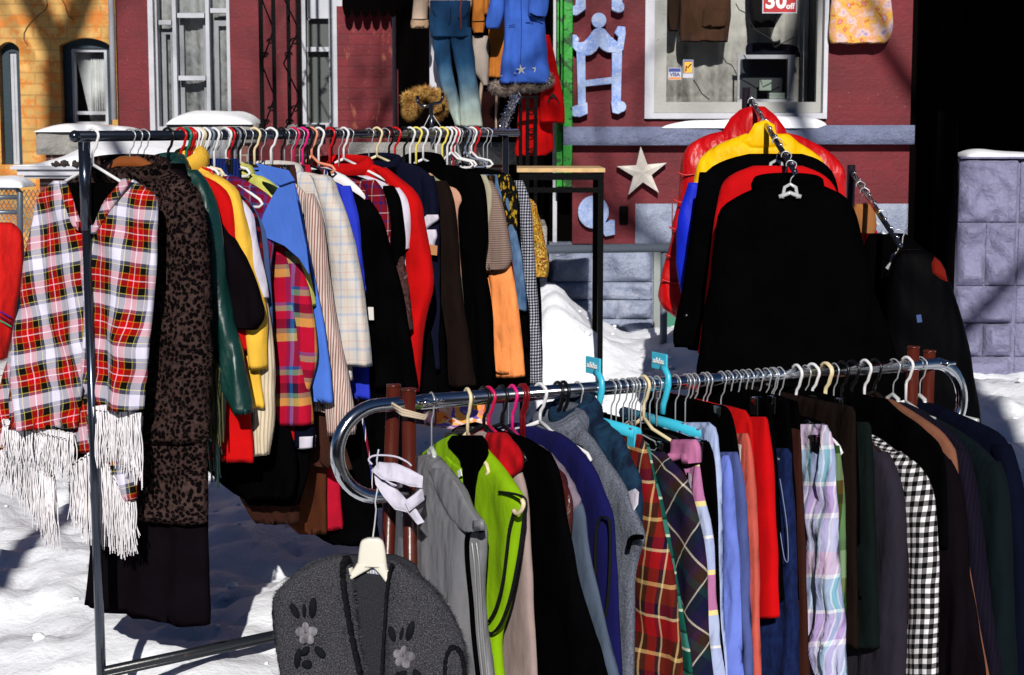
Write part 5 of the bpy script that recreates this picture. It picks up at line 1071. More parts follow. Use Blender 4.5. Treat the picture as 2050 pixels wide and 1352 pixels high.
G('F', 968, 'jacket', 'red fleece hooded top bunched behind the lime vest', 'jacket', cloth('red_fleece', (188, 14, 30), .95, wrinkle=.5), [(866,976,1008),(890,974,1030),(915,982,1044),(938,996,1040),(954,1008,1024)], None, th=.018, hang=('plastic', 'black'), short='red fleece top', amp=.016)
G('F', 978, 'skirt', 'pale greige straight skirt hanging between lime vest and black jacket', 'skirt', cloth('greige_wool', (168, 150, 146), .9, wrinkle=.2), [(880,1020),(960,1046),(1040,1058),(1150,1064),(1352,1076),(1500,1084)], None, th=.02, hang=('plastic', 'magenta'), short='greige skirt', amp=.005)
G('F', 1004, 'jacket', 'black jacket with broad sloping shoulder on the front rack', 'jacket', BK, [(880,1060),(895,1078),(915,1100),(950,1116),(1050,1135),(1150,1158),(1250,1185),(1352,1216),(1480,1240)], None, th=.026, hang=('plastic', 'black'), short='sloping black jacket')
BRL = cloth('oxblood_leather', (76, 30, 28), .3, wrinkle=1, weave=.05, spec=.6)
G('F', 1026, 'vest', 'oxblood brown leather vest edge with a shiny front', 'vest', BRL, [(884,1062),(900,1084),(930,1108),(965,1130),(1000,1143),(1050,1145),(1115,1140),(1125,1120)], None, th=.02, hang=('plastic', 'pink'), short='oxblood leather vest', amp=.014, fx=22)
G('F', 1044, 'top', 'mauve grey velour top on a black hanger', 'top', cloth('mauve_velour', (134, 122, 136), .8, wrinkle=.6, spec=.3), [(896,1082),(910,1100),(940,1125),(975,1148),(1003,1160),(1030,1150),(1100,1140)], None, th=.022, hang=('plastic', 'maroon'), short='mauve velour top', amp=.014)
G('F', 1050, 'trousers', 'slate grey trousers below the mauve velour top', 'trousers', cloth('slate_grey', (86, 98, 116), .9), [(900,1080),(960,1130),(1010,1165),(1080,1176),(1150,1190),(1250,1212),(1352,1240),(1480,1262)], None, th=.018, hang=('plastic', 'maroon'), short='slate grey trousers')
FNV = cloth('royal_navy_fleece', (24, 24, 86), .95, weave=.5, wsc=300)
t, pl_, bd = G('F', 1082, 'vest', 'navy blue fleece vest with black bound armhole', 'vest', FNV, [(868,1118),(885,1142),(915,1170),(950,1192),(985,1208),(1020,1222),(1060,1228),(1150,1232),(1250,1236),(1352,1242),(1480,1250)], None, th=.024, hang=('plastic', 'white'), short='navy fleece vest', amp=.006)
m = MB(); trace_tube(m, pl_, [(1205,1035),(1218,1040),(1222,1070),(1221,1140),(1216,1210),(1208,1243),(1198,1240),(1193,1200),(1192,1120),(1194,1065),(1200,1040),(1205,1035)], .027, .004, .7); m.build('armhole_tape', TAPE, t)
CHK = blotch('charcoal_wool_knit', 190, [(.3, (66, 72, 84)), (.7, (124, 128, 140))], 1, wrinkle=.6)
t, pl_, bd = G('F', 1130, 'vest', 'charcoal grey knitted vest with rolled armhole', 'vest', CHK, [(850,1160),(880,1185),(920,1212),(960,1238),(1000,1258),(1040,1274),(1072,1288),(1085,1286),(1120,1272),(1170,1266),(1250,1266),(1352,1268),(1480,1270)], None, th=.026, hang=('plastic', 'black'), short='charcoal knit vest', amp=.009, collar=(CHK, .06))
m = MB(); trace_tube(m, pl_, [(1258,1098),(1262,1080),(1275,1075),(1288,1076)], .028, .006); m.build('armhole_shade_strip', BK, t)  # black tube stands for the shade in the armhole
NTK = blotch('navy_teal_knit', 12, [(.35, (18, 24, 44)), (.5, (30, 60, 84)), (.62, (22, 34, 60))], .5)
t, pl_, bd = G('F', 1158, 'sweater', 'navy and teal knitted sweater with white patches behind the charcoal vest', 'sweater', NTK, [(828,1180),(850,1212),(880,1240),(920,1262),(960,1280),(1000,1286),(1040,1284),(1100,1284)], None, th=.028, hang=('wire', ''), short='navy and teal sweater', amp=.014, collar=(NTK, .06))
m = MB(); flat_piece(m, Plane(pl_.O, pl_.X, .034), dens([(1256,985),(1272,978),(1280,985),(1278,1010),(1268,1024),(1262,1008)]), 0, .004, wavy(.003, 3)); m.build('patch', WHT, t)
RPL = tartan('brown_red_plaid', [(3, (120,18,24)), (1, (70,34,20)), (.5, (206,180,130)), (1.4, (56,28,18)), (2.4, (150,20,26)), (.9, (20,20,50)), (.4, (206,190,150))], [(3, (150,20,28)), (.5, (210,190,150)), (2, (24,18,44)), (2.6, (90,44,26)), (.6, (206,176,120)), (2.4, (70,36,22))], .115, .165, wrinkle=.3)
AH = 'aqua blue plastic clip hanger with %s small white lettered tab holding the %s'
t, pl_, bd = G('F', 1196, 'trousers', 'brown and red plaid wool trousers with folded legs on the front rack', 'trousers', RPL, [(872,1284),(900,1292),(950,1306),(1000,1316),(1060,1326),(1120,1340),(1200,1352),(1352,1362),(1500,1368)], None, th=.03, hang=('clip', 'blue'), short='plaid wool trousers', amp=.012, hlabel='nearer aqua blue plastic clip hanger with a white lettered tab')
HG = [o for o in bpy.data.objects if o.get('label', '').startswith('nearer aqua')][0]
def aqua_tab(hg, pl):
    m = MB(); ab = plast(HCOL['blue']); vs = [(-.05, .001, .034), (.018, .001, .034), (.018, .001, .076), (-.05, .001, .076)]
    P = [pl.w(x, -.003, z) for x, _, z in vs] + [pl.w(x, .003, z) for x, _, z in vs]; m.add(P, [(0,1,2,3), (7,6,5,4), (0,4,5,1), (1,5,6,2), (2,6,7,3), (3,7,4,0)])
    tbm = m.build('tab', ab, hg, smooth=False, bevel=.002)
    m = MB(); m.tube([pl.w(x, 0, z) for x, z in ((-.006,.04),(.012,.036),(.024,.022),(.026,.0),(.014,-.03),(.004,-.05),(0,-.075))], .007, 8, flat=1.4); m.build('hook', ab, hg)
    text('lettering', 'adidas', pl.w(-.016, .0045, .056), .02, WT, tbm, rz=math.atan2(pl.X.y, pl.X.x), bold=.0003)
def fix_hook(hg):
    for c in list(hg.children):
        if c.name.startswith('hook'): bpy.data.objects.remove(c)
fix_hook(HG); aqua_tab(HG, pl_)
GRS = stripes('green_cream_stripe', [(4, (20, 84, 74)), (.6, (180, 190, 170)), (3, (60, 120, 110)), (.6, (20, 60, 50))], .09, 1)
G('F', 1226, 'trousers', 'green and teal striped trousers showing as a thin sliver', 'trousers', GRS, [(890,1300),(950,1312),(1000,1326),(1100,1346),(1200,1362),(1352,1388),(1500,1400)], None, th=.014, hang=('clip', 'clear'), short='green striped trousers')
DPL = tartan('dark_blue_green_plaid', [(3, (24,26,60)), (1.4, (56,30,66)), (2.4, (60,40,30)), (.35, (214,206,190)), (2, (22,40,44))], [(3, (26,26,58)), (1.6, (30,60,64)), (2.4, (58,38,34)), (.35, (220,210,190)), (2, (40,26,60))], .11, rot=38)
G('F', 1250, 'trousers', 'dark navy and brown plaid trousers with pale crossing lines', 'trousers', DPL, [(905,1240,1330),(950,1276,1366),(1000,1296,1386),(1060,1310,1400),(1150,1321,1411),(1250,1323,1413),(1352,1328,1418),(1500,1334,1424)], None, th=.022, hang=('clip', 'black'), short='dark plaid trousers', amp=.012)
G('F', 1275, 'skirt', 'pink cotton skirt clipped between dark plaid and striped trousers', 'skirt', cloth('rose_pink', (190, 120, 160), .9), [(880,1346,1392),(900,1352,1398),(928,1352,1398)], None, th=.014, hang=('clip', 'black'), short='pink cotton skirt')
PST = stripes('pastel_band_stripe', [(3, (168,178,212)), (.3, (220,220,220)), (3, (176,186,216)), (.5, (222,210,150)), (3.4, (180,120,160)), (.5, (222,206,150))], .26, 1, wrinkle=.8)
G('F', 1286, 'trousers', 'pastel blue trousers with pink and yellow bands', 'trousers', PST, [(925,1318,1398),(960,1324,1404),(1020,1332,1412),(1090,1345,1425),(1200,1351,1431),(1280,1360,1440),(1352,1370,1450),(1500,1380,1460)], None, th=.02, hang=('clip', 'clear'), short='pastel banded trousers', amp=.014, fx=30)
G('F', 1304, 'trousers', 'narrow black trousers beside the pastel banded pair', 'trousers', BK, [(885,1420),(920,1430),(1000,1434),(1200,1440),(1352,1452)], None, th=.014, hang=('clip', 'black'), short='narrow black trousers')
t, pl_, bd = G('F', 1330, 'trousers', 'very pale blue crumpled trousers on the farther aqua hanger', 'trousers', cloth('ice_blue_denim', (176, 190, 226), .85, wrinkle=.9), [(846,1320,1420),(862,1332,1432),(900,1336,1436),(950,1342,1442),(1050,1346,1446),(1200,1348,1448),(1352,1356,1456),(1500,1362,1462)], None, th=.02, hang=('clip', 'blue'), short='pale blue trousers', amp=.014, fx=24, hlabel='farther aqua blue plastic clip hanger with a white lettered tab')
HG = [o for o in bpy.data.objects if o.get('label', '').startswith('farther aqua')][0]; fix_hook(HG); aqua_tab(HG, pl_)
G('F', 1356, 'trousers', 'periwinkle blue cotton trousers', 'trousers', cloth('periwinkle', (116, 134, 214), .85, wrinkle=.8), [(912,1398,1458),(950,1406,1466),(1050,1414,1474),(1150,1420,1480),(1352,1428,1488),(1500,1434,1494)], None, th=.02, hang=('clip', 'clear'), short='periwinkle trousers', amp=.014, fx=24)
G('F', 1376, 'trousers', 'dusty slate blue trousers next to the periwinkle pair', 'trousers', cloth('dusty_slate', (84, 96, 150), .9, wrinkle=.6), [(905,1416,1476),(950,1426,1486),(1050,1434,1494),(1150,1440,1500),(1352,1448,1508),(1500,1452,1512)], None, th=.018, hang=('clip', 'clear'), short='dusty slate trousers', amp=.01)
G('F', 1394, 'trousers', 'salmon pink cotton trousers left of the red skirt', 'trousers', cloth('salmon', (196, 96, 84), .9, wrinkle=.7), [(868,1411,1496),(900,1417,1502),(1000,1425,1510),(1150,1431,1516),(1250,1435,1520),(1352,1438,1523),(1500,1441,1526)], None, th=.018, hang=('clip', 'clear'), short='salmon trousers', amp=.01)
G('F', 1420, 'skirt', 'red skirt waistband seen just left of the long red skirt', 'skirt', RED, [(822,1492),(840,1500),(870,1505),(1000,1512)], None, th=.016, hang=('wire', ''), short='first red skirt')
G('F', 1448, 'skirt', 'bright red straight skirt ending above the frame edge', 'skirt', cloth('pillar_red', (200, 0, 12), .9, wrinkle=.15), [(835,1447,1532),(850,1451,1536),(950,1460,1545),(1050,1465,1550),(1150,1470,1555),(1236,1474,1559)], None, th=.022, hang=('clip', 'black'), short='bright red skirt', amp=.006, fx=8)
DEN = blotch('dark_denim', 60, [(.3, (10, 20, 54)), (.7, (26, 44, 92))], .5, wrinkle=.7)
t, pl_, bd = G('F', 1478, 'jeans', 'dark blue jeans with pale stitching right of the bright red skirt', 'jeans', DEN, [(898,1506,1576),(905,1512,1582),(950,1511,1581),(1000,1513,1583),(1100,1518,1588),(1200,1522,1592),(1352,1524,1594),(1500,1526,1596)], None, th=.024, hang=('clip', 'clear'), short='dark blue jeans', amp=.01)
m = MB(); trace_tube(m, pl_, [(1547,945),(1553,990),(1560,1050),(1567,1100),(1572,1122),(1578,1120),(1576,1060),(1568,1000),(1560,950)], .029, .0012, n=4); m.build('stitching', solid('pale_thread', (130, 140, 170), .8), t)
G('F', 1504, 'trousers', 'dark brown trousers between the jeans and the pastel plaid skirt', 'trousers', cloth('brown_trouser', (60, 28, 20), .9), [(862,1600),(900,1602),(1000,1606),(1150,1612),(1352,1621),(1500,1628)], None, th=.018, hang=('wire', ''), short='dark brown trousers')
PPL = tartan('pastel_plaid', [(2.2, (176,176,206)), (.5, (222,222,226)), (1.4, (120,170,190)), (.4, (206,206,214)), (2, (170,150,196)), (.5, (220,220,226)), (1.2, (190,180,206))], [(4, (176,184,212)), (.6, (226,226,230)), (3.4, (176,156,200)), (.5, (226,226,226)), (4, (136,176,196)), (.5, (224,224,224)), (3, (206,176,196))], .085, .32, wrinkle=.9, twill=False)
G('F', 1538, 'skirt', 'pleated pastel plaid skirt in pale blue pink and aqua', 'skirt', PPL, [(850,1557,1655),(866,1565,1663),(920,1570,1668),(1000,1576,1674),(1100,1582,1680),(1200,1586,1684),(1352,1594,1692),(1500,1602,1700)], None, th=.024, hang=('clip', 'black'), short='pastel plaid skirt', amp=.024, fx=34, hoff=0)
GPL = tartan('bright_green_plaid', [(3, (50,90,40)), (1, (80,60,24)), (2, (120,150,110))], [(4, (52,92,40)), (1, (20,50,30)), (1.4, (90,70,26)), (3, (128,150,116)), (1, (30,50,30))], .06, .24)
G('F', 1566, 'skirt', 'green plaid skirt sliver right of the pastel plaid skirt', 'skirt', GPL, [(892,1620,1680),(930,1624,1684),(1000,1629,1689),(1100,1632,1692),(1252,1634,1694)], None, th=.016, hang=('clip', 'clear'), short='green plaid skirt')
G('F', 1600, 'trousers', 'dark brown velvet trousers beside the green velvet pair', 'trousers', DBR, [(815,1706),(830,1712),(900,1712),(1000,1713),(1150,1715),(1300,1716)], None, th=.02, hang=('plastic', 'white'), short='brown velvet trousers')
G('F', 1632, 'trousers', 'dark bottle green velvet trousers', 'trousers', cloth('bottle_green_velvet', (2, 20, 18), .9, wrinkle=.5), [(845,1656,1736),(860,1662,1742),(950,1665,1745),(1100,1672,1752),(1200,1677,1757),(1298,1679,1759)], None, th=.022, hang=('plastic', 'white'), short='bottle green trousers')
CHJ = cloth('charcoal_suiting', (46, 42, 54), .9, wrinkle=.5)
G('F', 1660, 'jacket', 'charcoal grey suit jacket with a plain sleeve', 'jacket', CHJ, [(872,1706),(890,1740),(920,1768),(960,1788),(1000,1796),(1100,1800),(1352,1802),(1480,1804)], [(905,1745,1772),(950,1745,1792),(1000,1752,1802),(1100,1750,1808),(1250,1735,1808),(1352,1728,1808),(1480,1720,1808)], th=.024, hang=('plastic', 'cream'), short='charcoal suit jacket', slth=.03)
G('F', 1676, 'jacket', 'dark maroon brown jacket edge beside the charcoal jacket', 'jacket', cloth('maroon_brown', (46, 26, 32), .9), [(872,1715),(890,1745),(920,1780),(960,1806),(1000,1818),(1050,1823),(1120,1824),(1250,1822)], None, th=.018, hang=('wire', ''), short='maroon brown jacket')
GIN = gingham('bold_black_white_gingham', .026, (226, 224, 226), (8, 8, 10), (110, 108, 110))
G('F', 1692, 'jacket', 'bold black and white gingham jacket on the front rack', 'jacket', GIN, [(868,1738),(880,1762),(900,1790),(925,1822),(955,1846),(1000,1860),(1060,1868),(1150,1872),(1352,1870),(1480,1868)], [(905,1770,1798),(935,1795,1832),(970,1808,1852),(1020,1818,1863),(1080,1822,1870),(1150,1822,1874),(1250,1814,1874),(1352,1808,1874),(1480,1804,1874)], th=.022, hang=('plastic', 'black'), short='gingham jacket', slth=.03)
G('F', 1738, 'jacket', 'black blazer between the gingham jacket and the tan coat', 'jacket', BK2, [(832,1775),(845,1800),(870,1846),(900,1880),(930,1905),(965,1917),(1020,1921),(1150,1940),(1352,1974),(1480,1990)], [(920,1850,1900),(960,1865,1916),(1020,1880,1922),(1150,1880,1935),(1352,1878,1940),(1480,1876,1944)], th=.024, hang=('plastic', 'white'), short='black blazer', slth=.03)
G('F', 1758, 'coat', 'tan brown wool coat with a long lit shoulder', 'coat', cloth('tan_wool', (136, 92, 72), .9, wrinkle=.2), [(802,1786),(815,1808),(840,1850),(865,1884),(890,1904),(915,1914),(1000,1921),(1100,1936),(1200,1952),(1352,1978),(1480,1998)], None, th=.024, hang=('plastic', 'black'), short='tan wool coat')
PIN = stripes('aubergine_pinstripe', [(5, (16, 12, 30)), (.7, (34, 22, 44))], .012)
G('F', 1796, 'jacket', 'dark aubergine pinstripe jacket right of the tan coat', 'jacket', PIN, [(808,1812),(820,1840),(845,1876),(870,1908),(900,1932),(950,1946),(1050,1956),(1200,1975),(1352,2004),(1480,2020)], [(900,1900,1932),(960,1905,1948),(1060,1915,1962),(1200,1925,1980),(1352,1930,2000),(1480,1935,2010)], th=.024, hang=('clear', ''), short='aubergine pinstripe jacket')
G('F', 1822, 'jacket', 'dark teal velvet jacket near the right end of the front rack', 'jacket', cloth('dark_teal_velvet', (2, 20, 26), .9, wrinkle=.4), [(822,1846),(845,1886),(870,1930),(900,1970),(935,2000),(980,2014),(1060,2020),(1200,2026),(1352,2032),(1480,2040)], [(925,1950,1998),(980,1965,2014),(1080,1972,2020),(1200,1976,2024),(1352,1980,2030),(1480,1984,2036)], th=.024, hang=('plastic', 'white'), short='teal velvet jacket')
G('F', 1850, 'jacket', 'midnight navy jacket at the right end of the front rack', 'jacket', NAVY, [(812,1880),(830,1920),(850,1965),(872,2004),(905,2024),(950,2036),(1020,2044),(1200,2060),(1352,2070),(1480,2080)], [(890,1985,2020),(950,2000,2038),(1050,2010,2052),(1200,2015,2064),(1352,2020,2076),(1480,2024,2084)], th=.026, hang=('clear', ''), short='midnight navy jacket')
for bx, rw, lb, sh in ((1268, [(888,1340),(910,1356),(1000,1385),(1200,1400)], 'black skirt on the clip hanger just behind the dark plaid trousers', 'black skirt behind the dark plaid trousers'),
  (1318, [(880,1395),(900,1408),(1000,1425),(1200,1432)], 'black trousers between pastel banded and pale blue trousers', 'black trousers near the pale blue pair'),
  (1384, [(815,1455),(850,1470),(1000,1486),(1200,1500)], 'black trousers between the slate and salmon trousers', 'black trousers near the salmon pair'),
  (1462, [(798,1530),(830,1545),(1000,1560),(1200,1570)], 'black skirt between the bright red skirt and the jeans', 'black skirt beside the bright red skirt'),
  (1492, [(795,1565),(820,1580),(1000,1592),(1200,1600)], 'black trousers between the jeans and dark brown trousers', 'black trousers beside the jeans'),
  (1522, [(800,1580),(815,1590),(840,1600),(1200,1612)], 'black skirt just left of the pleated pastel plaid skirt', 'black skirt beside the pastel plaid skirt'),
  (1554, [(845,1640),(860,1650),(1000,1672),(1200,1682)], 'black skirt between the pastel plaid and green plaid skirts', 'black skirt beside the green plaid skirt'),
  (1618, [(800,1700),(830,1712),(1000,1720),(1200,1728)], 'black trousers between the brown and green velvet pairs', 'black trousers between the velvet pairs'),
  (1712, [(800,1775),(825,1800),(860,1850),(920,1890),(1100,1900)], 'black jacket just behind the gingham jacket', 'black jacket behind the gingham one')):
    G('F', bx, 'skirt' if 'skirt' in lb else ('jacket' if 'jacket' in lb else 'trousers'), lb, 'skirt' if 'skirt' in lb else ('jacket' if 'jacket' in lb else 'trousers'), BK, rw, None, th=.014, hang=('clip', 'black') if 'jacket' not in lb else ('plastic', 'black'), short=sh)
for px, c, lb in ((1118,'black','bare black plastic hanger hooked beside the white one on the front rack'),(1292,'cream','bare cream hanger hidden among clip hangers near the second aqua hanger'),(1658,'cream','bare cream plastic hanger close to the white one above the pastel plaid skirt')):
    hanger(Plane(on_line(B0, Bd, px), FX), 'plastic', c, .0165, -.085, .12, -.12, lb, 'hangers on the front rack')
for px, lb in ((1236,'bare wire hanger right of the nearer aqua hanger'),(1262,'bare wire hanger between the two aqua hangers'),(1412,'bare wire hanger above the red waistband'),(1550,'bare wire hanger above the dark jeans')):
    hanger(Plane(on_line(B0, Bd, px), FX), 'wire', '', .0165, -.09, .12, -.12, lb, 'hangers on the front rack')
# white cloth knotted on the near post
m = MB(); P0 = Plane(at(790, 960, 3.86), (1, 0, 0)); t = thing('cloth_tie', 'crumpled white cloth strips tied round the brown post at the curl', 'cloth', tuple(P0.O), None)
for poly, of, s_ in (([(744,940),(760,922),(790,925),(822,935),(848,950),(846,975),(820,970),(790,960),(765,955)], .02, 2), ([(748,945),(770,962),(790,975),(812,1000),(835,1020),(850,1045),(836,1050),(815,1028),(790,1020),(768,995),(752,970)], .0, 4), ([(820,1020),(850,1000),(846,975),(832,985),(810,1000)], .012, 6)):
    m = MB(); flat_piece(m, P0, dens(poly, 5), of, .006, wavy(.02, s_)); m.build('strip', cloth('white_muslin', (210, 206, 222), .8, wrinkle=1), t)
m = MB(); trace_tube(m, P0, [(745,930),(738,920),(752,912),(790,914),(815,925),(825,935)], .024, .0022); trace_tube(m, P0, [(758,900),(755,930),(770,960),(800,975)], .022, .002); m.build('cord', cloth('white_muslin', (210, 206, 222)), t)
# grey cardigan hanging from the curl
O = at(757, 994, 3.86); PC = Plane(at(744, 1120, 3.72), (1, -.05, 0)); ct = thing('cardigan', 'charcoal mohair cardigan with embroidered flowers hanging in the foreground', 'cardigan', tuple(PC.O), None)
MOH = blotch('charcoal_mohair', 330, [(.3, (26, 27, 33)), (.5, (62, 62, 68)), (.72, (118, 116, 120))], 1, wrinkle=.12)
BAK = blotch('charcoal_mohair_inside', 360, [(.32, (26, 27, 31)), (.7, (66, 67, 74))], 1, wrinkle=.12)
m = MB(); piece(m, PC, [(1112,690,795),(1128,655,830),(1150,606,842),(1200,580,872),(1352,575,915),(1560,585,915)], .02, 4, .004, off=-.02, top=.7); m.build('back', BAK, ct)
m = MB(); piece(m, PC, [(1111,684,700),(1118,654,702),(1128,626,703),(1145,596,705),(1165,574,708),(1192,552,711),(1230,550,716),(1280,556,724),(1352,566,734),(1450,576,744),(1600,586,756)], .03, 5, .008, off=.01, fx=9, n=56, m=50); fl = m.build('front', MOH, ct)
m = MB(); piece(m, PC, [(1122,778,794),(1135,776,812),(1150,776,834),(1172,775,862),(1200,774,888),(1235,773,908),(1275,772,924),(1310,771,932),(1352,770,932),(1450,772,930),(1600,776,926)], .034, 6, .008, off=.01, fx=9, n=56, m=50); frt = m.build('front', MOH, ct)
RIB = blotch('black_chenille', 130, [(.35, (6, 6, 8)), (.7, (34, 34, 42))], 1, wrinkle=.5)
def ruffle(pts, off, r, name, par):
    m = MB(); out = []
    for i in range(len(pts)-1):
        for k in range(10):
            q = cr(Vector(pts[max(0, i-1)]), Vector(pts[i]), Vector(pts[i+1]), Vector(pts[min(len(pts)-1, i+2)]), k/10); x, z = PC.hit(q.x, q.y); out.append((x, z))
    m.tube([PC.w(x, off+.002*math.sin(i*2.1), z) for i, (x, z) in enumerate(out)], [r*(1+.16*math.sin(i*2.4)+.12*math.sin(i*5.1)) for i in range(len(out))], 9, flat=.55); return m.build(name, RIB, par)
ruffle([(700,1108),(692,1122),(693,1160),(700,1210),(711,1270),(722,1320),(733,1370),(750,1480),(760,1590)], .042, .0115, 'edge_band', fl)
ruffle([(790,1120),(784,1140),(779,1180),(776,1230),(772,1290),(770,1360),(772,1480),(776,1590)], .046, .007, 'edge_band', frt)
ruffle([(553,1195),(550,1230),(556,1290),(566,1352),(574,1430),(586,1590)], .012, .006, 'armhole_band', fl)
ruffle([(908,1285),(898,1300),(894,1330),(896,1370),(910,1400),(928,1370),(932,1330),(924,1295),(908,1285)], .036, .009, 'armhole_band', frt)
PET = blotch('silver_petal', 90, [(.3, (76, 75, 80)), (.7, (150, 147, 152))], .3); LEAF = cloth('black_leaf', (.006, .007, .01, 1), .9)
def flower(cx, cy, par, rot, off):
    mp, ml = MB(), MB(); x, z = PC.hit(cx, cy)
    for a, L, w_ in ((92, .020, .0075), (10, .022, .011), (172, .019, .0105), (250, .022, .009), (300, .024, .01)):
        a = R(a+rot); c = (x+math.cos(a)*L*.62, z+math.sin(a)*L*.62); vs = []
        for side in (0, 1):
            for r_ in range(4):
                for i in range(14):
                    b = 2*math.pi*i/14; k = r_/3; dx, dz = math.cos(b)*L*.55*k, math.sin(b)*w_*k; vs.append(PC.w(c[0]+dx*math.cos(a)-dz*math.sin(a), off + (.004*(1-k*k) if side == 0 else -.003), c[1]+dx*math.sin(a)+dz*math.cos(a)))
        fs = [(s*56+r_*14+i, s*56+r_*14+(i+1) % 14, s*56+(r_+1)*14+(i+1) % 14, s*56+(r_+1)*14+i) for s in (0, 1) for r_ in range(3) for i in range(14)]; mp.add(vs, fs)
    for dx, dy, a, L, w_ in ((-22,-44,-60,.017,.007),(14,-50,85,.022,.0085),(-3,-44,90,.014,.004),(28,38,-45,.015,.008),(-16,50,82,.022,.007),(-2,36,40,.012,.0065),(2,62,0,.011,.0085)):
        a = R(a+rot); c = PC.hit(cx+dx, cy+dy); vs = []
        for s in (off-.004, off+.003): vs += [PC.w(c[0]+math.cos(b)*L*math.cos(a)-math.sin(b)*w_*math.sin(a), s, c[1]+math.cos(b)*L*math.sin(a)+math.sin(b)*w_*math.cos(a)) for b in [2*math.pi*i/12 for i in range(12)]]
        ml.add(vs, [tuple(range(12)), tuple(range(23, 11, -1))]+[(i, (i+1) % 12, 12+(i+1) % 12, 12+i) for i in range(12)])
    mp.build('embroidered_flower', PET, par); ml.build('embroidered_leaves', LEAF, par)
flower(619, 1255, fl, 0, .047); flower(812, 1300, frt, -12, .05)
ch = thing('clothes_hanger', 'large white moulded plastic hanger holding the charcoal cardigan', 'hanger', tuple(PC.O), None)
m = MB(); piece(m, PC, [(1077,736,758),(1083,724,767),(1100,720,771),(1120,717,773),(1134,714,774)], .010, 3, .001, n=32, m=20, off=.012, top=.8); piece(m, PC, [(1128,714,752),(1138,708,742),(1148,701,724),(1158,693,706)], .009, 3, .001, n=24, m=14, off=.0125, top=1); piece(m, PC, [(1128,740,774),(1140,752,776),(1150,762,779),(1162,772,784)], .009, 3, .001, n=24, m=14, off=.0125, top=1); m.build('body', plast((222, 218, 206)), ch)
m = MB(); m.tube([PC.w(*(lambda q: (q[0], -.008, q[1]))(PC.hit(x, y))) for x, y in ((570,1205),(640,1165),(700,1140),(780,1140),(850,1172),(895,1215))], .006, 8); m.build('arms', plast((222, 218, 206)), ch)
m = MB(); hk = [at(746, 1080, 3.72), at(750, 1050, 3.76), at(753, 1020, 3.8)]; q = at(756, 992, 3.87); hk += [q+Vector((-.004, -.022, -.012)), q+Vector((0, -.014, .014)), q+Vector((0, .004, .019)), q+Vector((0, .02, .004))]; m.tube(hk, .0016, 8); m.build('hook', solid('steel_wire', (.55, .56, .58, 1)), ch)
x, z = PC.hit(748, 1142); m = MB(); P_ = [PC.w(x+a, y, z+b) for y in (-.001, .0005) for a, b in ((-.016,-.006),(.018,-.010),(.008,.008),(-.008,.008))]; m.add(P_, [(0,1,2,3), (7,6,5,4), (0,4,5,1), (1,5,6,2), (2,6,7,3), (3,7,4,0)]); m.build('label', blotch('woven_label', 160, [(.4, (40, 60, 140)), (.55, (210, 210, 215)), (.65, (180, 190, 80))], .3), ct, smooth=False)
fuzz(fl, 9000, .009, .00055, MOH, ct, 'mohair_fuzz', 2, .1); fuzz(frt, 9000, .009, .00055, MOH, ct, 'mohair_fuzz', 3, .1)
# ================================================================ CENTRE RACK (sloping display arm)
ca = thing('display_arm_rack', 'sloping chrome display arm on a dark post holding the red and black coats', 'rack', (at(1505, 200, 6.9).x, 6.9, 0))
cA, cB = at(1500, 196, 6.85), at(1592, 345, 5.75); cD = (cB-cA).normalized()
m = MB(); m.tube([cA, cB], .010, 10); m.build('arm', DCHROME, ca)
m = MB()
for i in range(9): p = cA.lerp(cB, (i+.5)/9); MB().sphere(p+Vector((0, 0, .013)), .0075, 8, 6).build('stud', CHROME, ca)
m = MB(); p = cA; m.tube([(p.x-.01, p.y+.02, p.z+.04), (p.x-.01, p.y+.02, -.2)], .016, 10); m.build('post', solid('dark_post', (40, 30, 40), .4), ca)
CRK = 'sloping arm rack'
PUF = cloth('glossy_red_nylon', (200, 6, 16), .42, wrinkle=.7, weave=.05, spec=.4)
def arm(px, py, Y): return at(px, py, Y)
t, pl_, bd = G(CRK, 1503, 'vest', 'glossy red quilted hooded vest at the back of the sloping arm rack', 'vest', PUF, [(262,1448,1560),(272,1410,1600),(290,1382,1640),(310,1370,1668),(338,1362,1684),(380,1360,1690),(440,1352,1700),(500,1342,1708),(550,1328,1712),(580,1319,1714),(602,1320,1714),(622,1334,1712),(634,1356,1700)], None, O=arm(1505, 205, 6.75), X=(1, -.06, 0), th=.06, hang=('wire', ''), short='red quilted vest', amp=.022, seed=21, top=.5)
m = MB()
for k, yy in enumerate((345, 400, 455, 510, 560)):
    trace_tube(m, Plane(pl_.O, pl_.X), [(1356-k*8, yy), (1372-k*6, yy+6), (1395-k*5, yy+4), (1450, yy+10)], .066, .004)
m.build('quilt_seams', PUF, t)
m = MB(); flat_piece(m, pl_, dens([(1440,285),(1448,258),(1462,236),(1480,220),(1505,212),(1530,214),(1552,232),(1570,256),(1580,285),(1560,290),(1540,262),(1510,250),(1490,262),(1478,290)]), .03, .03, wavy(.014, 6)); m.build('hood', PUF, t)
YLB = cloth('sunflower_nylon', (250, 196, 6), .5, wrinkle=.6); BLB = cloth('royal_blue_nylon', (26, 50, 206), .55, wrinkle=.4)
t, pl_, bd = G(CRK, 1530, 'jacket', 'yellow and royal blue colour block jacket with raised collar', 'jacket', YLB, [(268,1490,1578),(285,1448,1600),(300,1420,1622),(320,1400,1644),(350,1390,1656),(400,1384,1664),(470,1380,1668),(560,1380,1668)], None, O=arm(1530, 248, 6.45), X=(1, -.05, 0), th=.05, hang=('wire', ''), short='yellow and blue jacket', amp=.010, seed=22, top=.5)
